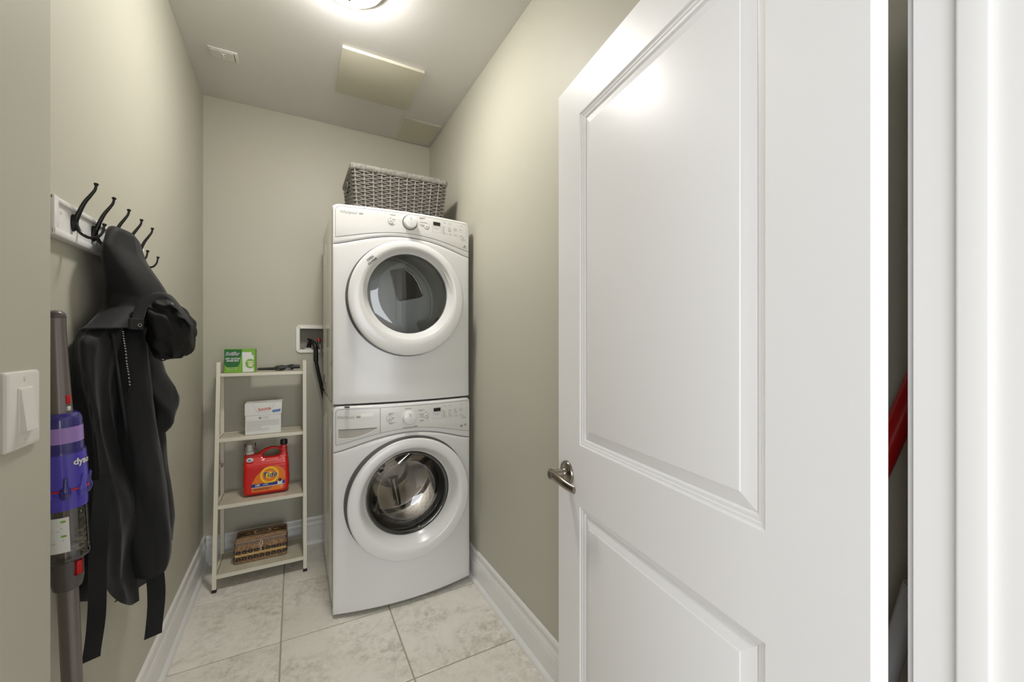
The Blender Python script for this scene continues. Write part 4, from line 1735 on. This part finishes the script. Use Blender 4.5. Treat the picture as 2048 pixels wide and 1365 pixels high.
# (z, y0, y1, x1)
HOOD = [(1.604, 1.440, 1.520, -.412, -.432), (1.597, 1.412, 1.545, -.394, -.437), (1.585, 1.396, 1.575, -.387, -.440), (1.57, 1.384, 1.60, -.386, -.441), (1.54, 1.366, 1.63, -.383, -.443), (1.52, 1.366, 1.65, -.375, -.446), (1.49, 1.375, 1.67, -.361, -.451), (1.46, 1.389, 1.69, -.348, -.456), (1.42, 1.407, 1.71, -.336, -.461), (1.39, 1.400, 1.72, -.335, -.462), (1.36, 1.352, 1.72, -.337, -.462), (1.34, 1.317, 1.72, -.346, -.462), (1.325, 1.280, 1.71, -.352, -.462)]
BODY = [(1.39, 1.47, 1.64, -.41), (1.36, 1.40, 1.68, -.39), (1.335, 1.325, 1.70, -.385), (1.30, 1.262, 1.71, -.382), (1.25, 1.259, 1.71, -.385), (1.20, 1.264, 1.70, -.385), (1.10, 1.285, 1.70, -.382), (1.00, 1.290, 1.70, -.374), (.90, 1.281, 1.71, -.362), (.80, 1.266, 1.72, -.356), (.70, 1.258, 1.72, -.355), (.60, 1.256, 1.71, -.352), (.5, 1.256, 1.71, -.352)]
N = 128
# body
rg = []
rows_ = 64
for j in range(rows_ + 1):
    v = j / rows_
    ring = []
    for i in range(N):
        a = 2 * PI * i / N
        # hem: highest at the near end, lowest at the front
        near = max(0, -math.sin(a)) ** 2
        front = max(0, math.cos(a)) ** 2
        zb_ = .655 + .085 * near * (1 - front * .5) - .03 * front + .012 * math.sin(3 * a)
        z = 1.39 + (zb_ - 1.39) * v
        y0, y1, x1 = lerp_tab(BODY, z)
        c_, s_ = math.cos(a), math.sin(a)
        n_ = 2.5
        p = Vector(((XW + x1) / 2 + (x1 - XW) / 2 * math.copysign(abs(c_) ** (2 / n_), c_), (y0 + y1) / 2 + (y1 - y0) / 2 * math.copysign(abs(s_) ** (2 / n_), s_), z))
        nrm = Vector((c_ * .8, s_ * .6, 0)).normalized()
        amp = (.005 + .013 * min(1, v * 2.2))
        d_ = ridge(2.2 * a + .8 * math.sin(2.4 * v + 1) + .5) * .6 + ridge(3.6 * a - 1.2 * v + 1.9 + .6 * noise.noise(Vector((a * .8, v * 3, 2)))) * .5
        d_ += .9 * noise.noise(Vector((p.x * 9, p.y * 6, z * 7)))
        diag = ridge(7.5 * z + 2.6 * a + 1.4 * noise.noise(Vector((a, z * 3, 7)))) * .35 * (1 - v) * (1 if v > .08 else 0)
        cr_ = noise.noise(Vector((p.x * 30, p.y * 22, z * 16))) * .28
        p += nrm * (amp * (d_ + diag + cr_))
        p.x = max(p.x, XW - .002)
        ring.append(p)
    rg.append(ring)
# turn the hem in a little so that the cloth has an underside
last = [Vector((p.x + (-.41 - p.x) * .12, p.y + (1.48 - p.y) * .03, p.z + .004)) for p in rg[-1]]
rg.append(last)
rg.append([Vector((p.x + (-.41 - p.x) * .10, p.y, p.z + .06)) for p in last])
bm = B()
skin(bm, rg, True, True, True)
body = finish('jacket_body', bm, m_jk, r, angle=75)
# hood cape draped from the hook
rg = []
rows_ = 44
for j in range(rows_ + 1):
    v = j / rows_
    ring = []
    for i in range(N):
        a = 2 * PI * i / N
        c_, s_ = math.cos(a), math.sin(a)
        zb_ = 1.330 + .006 * max(0, c_) - .008 * max(0, -c_) * max(0, -s_)
        z = 1.604 + (zb_ - 1.604) * v ** 1.15
        y0, y1, x1, x0 = lerp_tab(HOOD, z)
        n_ = 2.1 + .4 * v
        p = Vector(((x0 + x1) / 2 + (x1 - x0) / 2 * math.copysign(abs(c_) ** (2 / n_), c_), (y0 + y1) / 2 + (y1 - y0) / 2 * math.copysign(abs(s_) ** (2 / n_), s_), z))
        nrm = Vector((c_ * .8, s_ * .6, 0)).normalized()
        d_ = .55 * ridge(1.8 * a + .9 + .7 * v) + .8 * noise.noise(Vector((p.x * 10, p.y * 8, z * 6 + 3)))
        p += nrm * (.0075 * min(1, v * 4) * d_)
        p.x = max(p.x, x0 - .004)
        ring.append(p)
    rg.append(ring)
edge = [p.copy() for p in rg[-1]]
rg.append([Vector((p.x + (-.40 - p.x) * .06, p.y + (1.52 - p.y) * .03, p.z + .003)) for p in edge])
rg.append([Vector((p.x + (-.40 - p.x) * .30, p.y + (1.52 - p.y) * .25, p.z + .010)) for p in edge])
bm = B()
skin(bm, rg, True, True, False)
hood = finish('hood', bm, m_jk2, r, angle=75)
bm = B()
sel = [p + Vector((0, 0, .001)) for i, p in enumerate(edge) if -2.9 < ((2 * PI * i / N + PI) % (2 * PI)) - PI < .35]
sel.sort(key=lambda p: (p.x - p.y))
tube(bm, [p for i, p in enumerate(edge) if 3.0 < 2 * PI * i / N < 2 * PI - .05], .0022, 6)
finish('flap_piping', bm, m_jk, hood)
# bucket of the hood: a crumpled pouch that stands out into the room
bm = B()
rg = []
NU, NV = 56, 34
for j in range(NV + 1):
    th_ = PI * j / NV
    ring = []
    for i in range(NU):
        ph = 2 * PI * i / NU
        d_ = Vector((math.sin(th_) * math.cos(ph), math.sin(th_) * math.sin(ph), math.cos(th_)))
        # squarish pouch, flatter below
        q_ = Vector([math.copysign(abs(c_) ** .78, c_) for c_ in d_])
        p = Vector((-.302 + .052 * q_.x + .006 * q_.z, 1.468 + .092 * q_.y, 1.330 + (.078 if q_.z > 0 else .080) * q_.z))
        p.x += -.012 * max(0, q_.z) ** 2 - .022 * max(0, q_.z)
        w_ = .0045 * ridge(4.0 * ph + 3.2 * math.cos(th_) + 2.2 * noise.noise(d_ * 1.7)) * math.sin(th_) ** .5
        w_ += .010 * noise.noise(d_ * 2.3 + Vector((3, 1, 2)))
        ring.append(p + d_ * w_)
    rg.append(ring)
skin(bm, rg, True, True, True)
bk = finish('hood_pouch', bm, m_jkin, r, angle=75)
# stiff brim: a band arched over the pouch
outer = smoothpts([(-.360, 1.341, 1.332), (-.364, 1.366, 1.364), (-.362, 1.388, 1.397), (-.350, 1.402, 1.420), (-.333, 1.412, 1.430), (-.316, 1.418, 1.432), (-.298, 1.425, 1.425), (-.279, 1.420, 1.400), (-.262, 1.410, 1.372), (-.248, 1.410, 1.345)], 5)
inner = smoothpts([(-.345, 1.372, 1.331), (-.344, 1.376, 1.360), (-.339, 1.386, 1.390), (-.330, 1.394, 1.405), (-.316, 1.400, 1.413), (-.299, 1.398, 1.411), (-.281, 1.384, 1.394), (-.267, 1.378, 1.371), (-.256, 1.384, 1.351), (-.246, 1.400, 1.335)], 5)
rg = []
for i, (p, q_) in enumerate(zip(outer, inner)):
    t = i / (len(outer) - 1)
    md = p.lerp(q_, .5) + Vector((.25, -.95, .1)) * (.004 + .0012 * math.sin(14 * t))
    bkv = Vector((-.1, .9, -.1)) * .006
    rg.append([p, md, q_, q_ + bkv, md + bkv, p + bkv])
bm = B()
skin(bm, rg, True, True, True)
finish('hood_brim', bm, m_jk, bk, angle=50)
# buttoned tab with a snap ring
bm = B()
obox(bm, (-.353, 1.350, 1.343), Vector((.40, .92, 0)).normalized(), Vector((-.92, .40, 0)).normalized(), (0, 0, 1), .021, .0025, .014, .0015, 1)
tb = finish('snap_tab', bm, m_jk, hood)
bm = B()
ax_ = Vector((.75, -.66, .05)).normalized()
lathe(bm, [(.0022, .0), (.0022, .0022), (.0038, .003), (.0052, .0022), (.0052, .0)], 20, Vector((-.3475, 1.356, 1.340)), ax_)
plabel(finish('snap_ring', bm, m_nickel, tb), 'silver snap ring')
# near sleeve hanging down the front
SLV = [(1.335, -.385, 1.44, .026, .040), (1.29, -.381, 1.425, .033, .050), (1.22, -.377, 1.42, .036, .052), (1.14, -.371, 1.42, .037, .054), (1.01, -.362, 1.42, .042, .056), (.88, -.351, 1.42, .046, .058), (.78, -.345, 1.42, .048, .058), (.72, -.343, 1.42, .045, .055), (.698, -.344, 1.42, .040, .050)]
rg = []
for j in range(44):
    v = j / 43
    z = 1.335 + (.698 - 1.335) * v
    xc_, yc_, rx_, ry_ = lerp_tab(SLV, z)
    ring = []
    for i in range(56):
        a = 2 * PI * i / 56
        d_ = .30 * ridge(1.5 * a + .6) + .7 * noise.noise(Vector((math.cos(a) * 1.2, math.sin(a) * 1.2, z * 5))) + .25 * ridge(9 * z + 2 * a) * v
        k = 1 + .13 * d_ + .05 * noise.noise(Vector((math.cos(a) * 3, math.sin(a) * 3, z * 18)))
        ring.append(Vector((xc_ + rx_ * k * math.cos(a), yc_ + ry_ * k * math.sin(a), z + .014 * math.sin(a) * v - .012 * v * math.cos(a))))
    rg.append(ring)
rg.append([Vector((p.x + (-.344 - p.x) * .12, p.y + (1.42 - p.y) * .12, p.z + .004)) for p in rg[-1]])
rg.append([Vector((p.x, p.y, p.z + .05)) for p in rg[-1]])
bm = B()
skin(bm, rg, True, True, True)
finish('sleeve', bm, m_jk, r, angle=75)
# far sleeve, its elbow bulging out
SL2 = [(1.28, -.40, 1.62, .030, .04), (1.20, -.382, 1.615, .032, .045), (1.16, -.364, 1.61, .036, .05), (1.10, -.352, 1.60, .034, .05), (1.04, -.360, 1.60, .028, .045), (1.02, -.372, 1.60, .022, .04), (.9, -.372, 1.60, .03, .045), (.75, -.364, 1.61, .034, .05), (.68, -.364, 1.61, .03, .045)]
rg = []
for j in range(40):
    v = j / 39
    z = 1.28 + (.68 - 1.28) * v
    xc_, yc_, rx_, ry_ = lerp_tab(SL2, z)
    ring = []
    for i in range(48):
        a = 2 * PI * i / 48
        k = 1 + .16 * ridge(22 * z + 1.4 * a) * max(0, 1 - abs(z - 1.09) / .12) + .18 * noise.noise(Vector((math.cos(a), math.sin(a), z * 7 + 5)))
        ring.append(Vector((xc_ + rx_ * k * math.cos(a), yc_ + ry_ * k * math.sin(a), z)))
    rg.append(ring)
bm = B()
skin(bm, rg, True, True, True)
finish('sleeve', bm, m_jk, r, angle=75)
# zip placket with a braided cord beside it
bm = B()
pl = smoothpts([(-.390, 1.328, 1.318), (-.385, 1.332, 1.254), (-.381, 1.350, 1.165), (-.376, 1.370, 1.069), (-.370, 1.385, .98)], 6)
tube(bm, pl, .006, 8, flat=.5)
finish('zip_placket', bm, m_jk, r)
bm = B()
cd = smoothpts([(-.378, 1.352, 1.325), (-.374, 1.344, 1.303), (-.372, 1.348, 1.278), (-.371, 1.352, 1.246), (-.369, 1.356, 1.220), (-.367, 1.360, 1.187)], 8)
tube(bm, cd, .0026, 8)
cordo = finish('hood_cord', bm, m_rubber, r)
bm = B()
for i in range(1, len(cd) - 1, 2):
    p = cd[i] + Vector((.0008, -.0022, 0))
    obox(bm, p, Vector((.8, 0, .6)), (0, 1, 0), Vector((-.6, 0, .8)), .0010, .0006, .0016)
finish('cord_flecks', bm, m_plate, cordo)
bm = B()
tube(bm, [cd[-1] + Vector((-.006, 0, .003)), cd[-1], cd[-1] + Vector((.006, 0, .004))], .0018, 6)
tube(bm, [cd[-1], cd[-1] + Vector((-.003, .0, -.018))], .0016, 6)
finish('cord_knot', bm, m_rubber, cordo)
bm = B()
tube(bm, smoothpts([(-.336, 1.46, 1.26), (-.330, 1.46, 1.248), (-.322, 1.46, 1.2455), (-.315, 1.46, 1.252)], 5), .0018, 6)
finish('cord_loop', bm, m_rubber, bk)
# belt ends
for pts_, hw_ in (([(-.396, 1.292, .977), (-.394, 1.268, .888), (-.392, 1.250, .802), (-.391, 1.245, .726), (-.394, 1.246, .66), (-.403, 1.250, .585)], .0150),
                  ([(-.349, 1.44, .76), (-.334, 1.425, .68), (-.329, 1.42, .60), (-.336, 1.42, .506)], .0185)):
    pp = smoothpts(pts_, 6)
    rg = []
    for i, p in enumerate(pp):
        wv = Vector((.93, .36, .10)).normalized()
        nv = Vector((-.36, .93, 0)).normalized()
        tw = .003 * math.sin(i * .5)
        sl = Vector((0, 0, .012 if hw_ > .019 else -.004)) if i == len(pp) - 1 else Vector((0, 0, 0))
        rg.append([p - wv * hw_ - nv * (.0012 + tw), p + wv * hw_ - nv * (.0012 - tw) + sl, p + wv * hw_ + nv * (.0012 + tw) + sl, p - wv * hw_ + nv * (.0012 - tw)])
    bm = B()
    skin(bm, rg, True, True, True)
    finish('belt_end', bm, m_jk, r, angle=50)
bm = B()
tube(bm, [(-.383, 1.318, .668), (-.376, 1.320, .672)], .0022, 6)
finish('hem_toggle', bm, m_nickel, body)

# ------------------------------------------------------------------ cordless vacuum behind the wall corner
vb = Vector((-.405, 1.166, .62))
vt = Vector((-.414, 1.124, 1.36))
vax = (vt - vb).normalized()
r = root('cordless_vacuum', (-.40, 1.18, 0), 'purple and grey cordless stick vacuum hung on the left wall behind the corner', 'vacuum cleaner')
m_vgrey = M('vacuum_grey_metallic', rgb(128, 120, 118), .34, metal=.75)
m_vdark = M('vacuum_dark_grey', rgb(92, 88, 86), .38, metal=.4)
m_purp = M('vacuum_purple', rgb(72, 60, 178), .24, coat=.5)
m_purpd = M('vacuum_deep_purple', rgb(44, 34, 120), .2, coat=.6)
m_lilac = M('vacuum_lilac', rgb(160, 128, 198), .25, coat=.4)
m_bin = glass_mat('clear_bin_plastic', (.93, .92, .88, 1), .05)
m_dust = M('grey_lint', rgb(150, 142, 128), .95)


VS = .71


def vz(z):
    return (z - vb.z) / vax.z


def vl(prof, n=40):
    bm_ = B()
    lathe(bm_, [(a * VS, vz(b)) for a, b in prof], n, vb, vax)
    return bm_


h_ = finish('handle_grip', vl([(0, 1.157), (.0262, 1.157), (.0245, 1.19), (.0222, 1.25), (.0205, 1.31), (.0207, 1.338), (.0212, 1.345), (0, 1.345)]), m_vgrey, r)
finish('handle_cap', vl([(0, 1.343), (.0208, 1.343), (.0212, 1.349), (.0190, 1.355), (.013, 1.359), (0, 1.3605)]), m_vdark, h_)
side = Vector((.55, -.83, 0)).normalized()
pb = vb + vax * vz(1.176)
bm = B()
obox(bm, pb + Vector((.0150, -.0082, .008)), Vector((.87, -.5, 0)), Vector((.5, .87, 0)), (0, 0, 1), .003, .004, .009, .002, 2)
plabel(finish('power_button', bm, m_red, h_), 'red button')
bm = B()
obox(bm, pb + Vector((.0158, -.0082, -.010)), Vector((.87, -.5, 0)), Vector((.5, .87, 0)), (0, 0, 1), .003, .003, .0045, .002, 2)
finish('indicator', bm, m_plate, h_)
cy = finish('cyclone_shroud', vl([(0, 1.158), (.034, 1.158), (.040, 1.153), (.0435, 1.146), (.0445, 1.130)]), m_purpd, r)
finish('lilac_band', vl([(.0440, 1.131), (.0446, 1.131), (.0452, 1.100), (.0446, 1.100)]), m_lilac, cy)
finish('lower_shroud', vl([(.0448, 1.100), (.0455, 1.083), (.0485, 1.083), (.0490, 1.078)]), m_purpd, cy)
cb = finish('cyclone_body', vl([(.0478, 1.079), (.0492, 1.078), (.0505, 1.040), (.0508, 1.020), (.0490, 1.008), (.0480, .995), (.0490, .980), (.0482, .968), (0, .968)]), m_purp, r)
perp1 = vax.cross(Vector((0, 0, 1)))
for k in range(7):
    a = math.radians(-150 + 42 * k)
    dr_ = Vector((math.cos(a), math.sin(a), 0))
    bm = B()
    c_ = vb + vax * vz(1.004) + dr_ * .0335
    lathe(bm, [(0, -.016), (.005, -.015), (.0078, -.010), (.0088, -.002), (.0080, .004), (.004, .010), (.0028, .026), (0, .030)], 16, c_, Vector((0, 0, 1)) + dr_ * .15)
    cn = finish('cyclone_cone', bm, m_purp if k % 2 else m_purpd, cb)
    bm = B()
    c2 = vb + vax * vz(1.006) + Vector((math.cos(a + .37), math.sin(a + .37), 0)) * .0358
    tg_ = Vector((-math.sin(a + .37), math.cos(a + .37), 0))
    obox(bm, c2, tg_, Vector((math.cos(a + .37), math.sin(a + .37), 0)), (0, 0, 1), .006, .0012, .0016)
    finish('red_trim', bm, m_red, cn)
# lettering wrapped on the shell, facing the room


def vwrap(ang0, z0_, rad_):
    def f(a, b):
        t = ang0 + a / rad_
        return vb + vax * vz(z0_ + b) + Vector((math.cos(t), math.sin(t), 0)) * (rad_ + .0006)
    return f


letter('lettering', 'dyson', .0175, vwrap(math.radians(-12), 1.060, .0356), m_plate, cb, bold=.0006)
finish('dust_bin', vl([(.0478, .968), (.0482, .960), (.0488, .880), (.0515, .872), (.0515, .866), (.046, .862), (.03, .861)]), m_bin, r, angle=60)
finish('bin_core', vl([(.026, .966), (.026, .90), (.022, .866), (0, .866)]), m_vdark, r)
bm = B()
for k in range(26):
    rr_ = random.Random(100 + k)
    a = rr_.random() * 2 * PI
    p = vb + vax * vz(.872 + rr_.random() * .05) + Vector((math.cos(a), math.sin(a), 0)) * (.021 + .005 * rr_.random())
    bmesh.ops.create_icosphere(bm, subdivisions=1, radius=.004 + .005 * rr_.random(), matrix=Matrix.Translation(p) @ Matrix.Diagonal((1, 1, .7, 1)))
o = finish('dust', bm, m_dust, r)
o['kind'] = 'stuff'
stk = vwrap(math.radians(-80), .920, .0350)
bm = B()
rg = [[stk(-.030 + .042 * i / 10, b) for i in range(11)] for b in (-.036, .034)]
skin(bm, rg, False)
sk = finish('info_sticker', bm, m_wcard, r)
bm = B()
for k, (a, b, wd) in enumerate(((-.024, .012, .026), (-.024, .007, .022), (-.024, -.012, .028), (-.024, -.017, .016))):
    poly(bm, [(a, b), (a + wd / 2, b), (a + wd, b), (a + wd, b + .0018), (a + wd / 2, b + .0018), (a, b + .0018)], lambda p_, q_: vwrap(math.radians(-80), .920, .0353)(p_, q_))
finish('sticker_print', bm, m_ln, sk, smooth=False)
bm = B()
for (a, b) in ((.004, .026), (.004, -.003)):
    poly(bm, arc(a, b, .0042, .0022, 0, 360, 14)[:-1], lambda p_, q_: vwrap(math.radians(-80), .920, .0354)(p_, q_))
finish('sticker_marks', bm, m_green, sk, smooth=False)
cl = finish('wand_collar', vl([(0, .863), (.0335, .863), (.0345, .858), (.0340, .815), (.0300, .800), (.0245, .797), (0, .797)]), m_vdark, r)
bm = B()
a = math.radians(-32)
pc = vb + vax * vz(.842) + Vector((math.cos(a), math.sin(a), 0)) * .0238
obox(bm, pc, Vector((-math.sin(a), math.cos(a), 0)), Vector((math.cos(a), math.sin(a), 0)), (0, 0, 1), .005, .003, .013, .002, 2)
plabel(finish('release_button', bm, m_red, cl), 'red release tab')
bm = B()
end = vb + vax * vz(.07)
tube(bm, [vb + vax * vz(.805), end], .0158, 28)
finish('wand', bm, m_vgrey, r)
bm = B()
lathe(bm, [(0, 0), (.020, 0), (.022, .02), (.020, .06), (0, .06)], 24, end - vax * .03, vax)
finish('wand_joint', bm, m_vdark, r)
bm = B()
tube(bm, [(-.405, 1.09, .030), (-.405, 1.30, .030)], .0295, 20)
hd_ = finish('roller', bm, m_purp, r)
bm = B()
box(bm, -.433, -.377, 1.085, 1.305, .03, .072, .012, 3)
finish('head_cover', bm, m_vdark, r)
bm = B()
box(bm, XL, XL + .020, 1.115, 1.150, 1.02, 1.15, .003, 2)
finish('wall_dock', bm, m_vdark, r)

# ------------------------------------------------------------------ light switch on the nearer left wall
r = root('light_switch', (XE, .874, 1.14), 'white rocker light switch on the nearer left wall', 'light switch')
bm = B()
Y0, Y1, Z0, Z1 = .831, .917, 1.141, 1.2555
rg = []
for dx, e in ((0, 0), (.003, 0), (.0055, .0018), (.0065, .005)):
    rg.append([Vector((XE + dx, y, z)) for y, z in rrect(Y0 + e, Y1 - e, Z0 + e, Z1 - e, .004, 4)])
skin(bm, rg, True, True, True)
pl_ = finish('wall_plate', bm, m_plate, r, angle=30)
bm = B()
box(bm, XE + .005, XE + .0082, .8560, .8925, 1.1640, 1.2315, .001, 1)
fr = finish('rocker_frame', bm, m_plate, r)
bm = B()
rg = [[(XE + .0080, .8585, 1.1665), (XE + .0080, .890, 1.1665), (XE + .0080, .890, 1.2295), (XE + .0080, .8585, 1.2295)],
      [(XE + .0150, .8590, 1.1680), (XE + .0150, .8895, 1.1680), (XE + .0092, .8895, 1.2290), (XE + .0092, .8590, 1.2290)]]
skin(bm, rg, True, True, True)
finish('rocker', bm, m_plate, fr, smooth=False)
for z in (1.151, 1.2455):
    bm = B()
    lathe(bm, [(.003, 0), (.0028, .001), (0, .0012)], 12, (XE + .0064, .874, z), (1, 0, 0))
    finish('screw', bm, m_plate, pl_)

# ------------------------------------------------------------------ long-handled tools leaning in the corner behind the door
r = root('broom', (.81, .58, 0), 'red-handled broom leaning in the corner behind the door', 'broom')
lean = Vector((.020, -.31, 1)).normalized()
p0 = Vector((0.8350, 0.2765, 1.1627))
at = lambda z: p0 + lean * ((z - p0.z) / lean.z)
bm = B()
tube(bm, [at(.20), at(1.25)], .0155, 20)
lathe(bm, [(0, 0), (.0155, 0), (.0155, .006), (.010, .012), (0, .013)], 20, at(1.25), lean)
finish('handle', bm, m_red, r)
bm = B()
c_ = at(.17)
obox(bm, (c_.x - .012, c_.y, .165), (1, 0, 0), (0, 1, 0), (0, 0, 1), .022, .11, .035, .012, 3)
finish('head', bm, m_red, r)
bm = B()
for i in range(22):
    for j in range(4):
        x = c_.x - .026 + .0095 * j
        y = c_.y - .10 + .0095 * i
        tube(bm, [(x, y, .135), (x + (j - 1.5) * .003, c_.y + (y - c_.y) * 1.15, .002)], .0035, 4)
o = finish('bristles', bm, m_grey, r)
o['kind'] = 'stuff'
r = root('dust_mop', (.78, .43, 0), 'grey metal-handled mop leaning in the corner behind the door', 'mop')
p0 = Vector((0.8000, 0.2649, 0.8419))
lean = Vector((.030, -.205, 1)).normalized()
at2 = lambda z: p0 + lean * ((z - p0.z) / lean.z)
bm = B()
tube(bm, [at2(.05), at2(.94)], .0135, 20)
finish('handle', bm, m_palegrey, r)
bm = B()
c_ = at2(.04)
obox(bm, (c_.x, c_.y, .020), (1, 0, 0), (0, 1, 0), (0, 0, 1), .03, .016, .008, .005, 2)
obox(bm, (c_.x, c_.y, .042), (1, 0, 0), (0, 1, 0), (0, 0, 1), .015, .016, .018, .005, 2)
finish('mop_head', bm, m_grey, r)
bm = B()
box(bm, c_.x - .032, c_.x + .032, c_.y - .030, c_.y + .018, 0, .012, .004, 2)
finish('mop_pad', bm, m_wcard, r)
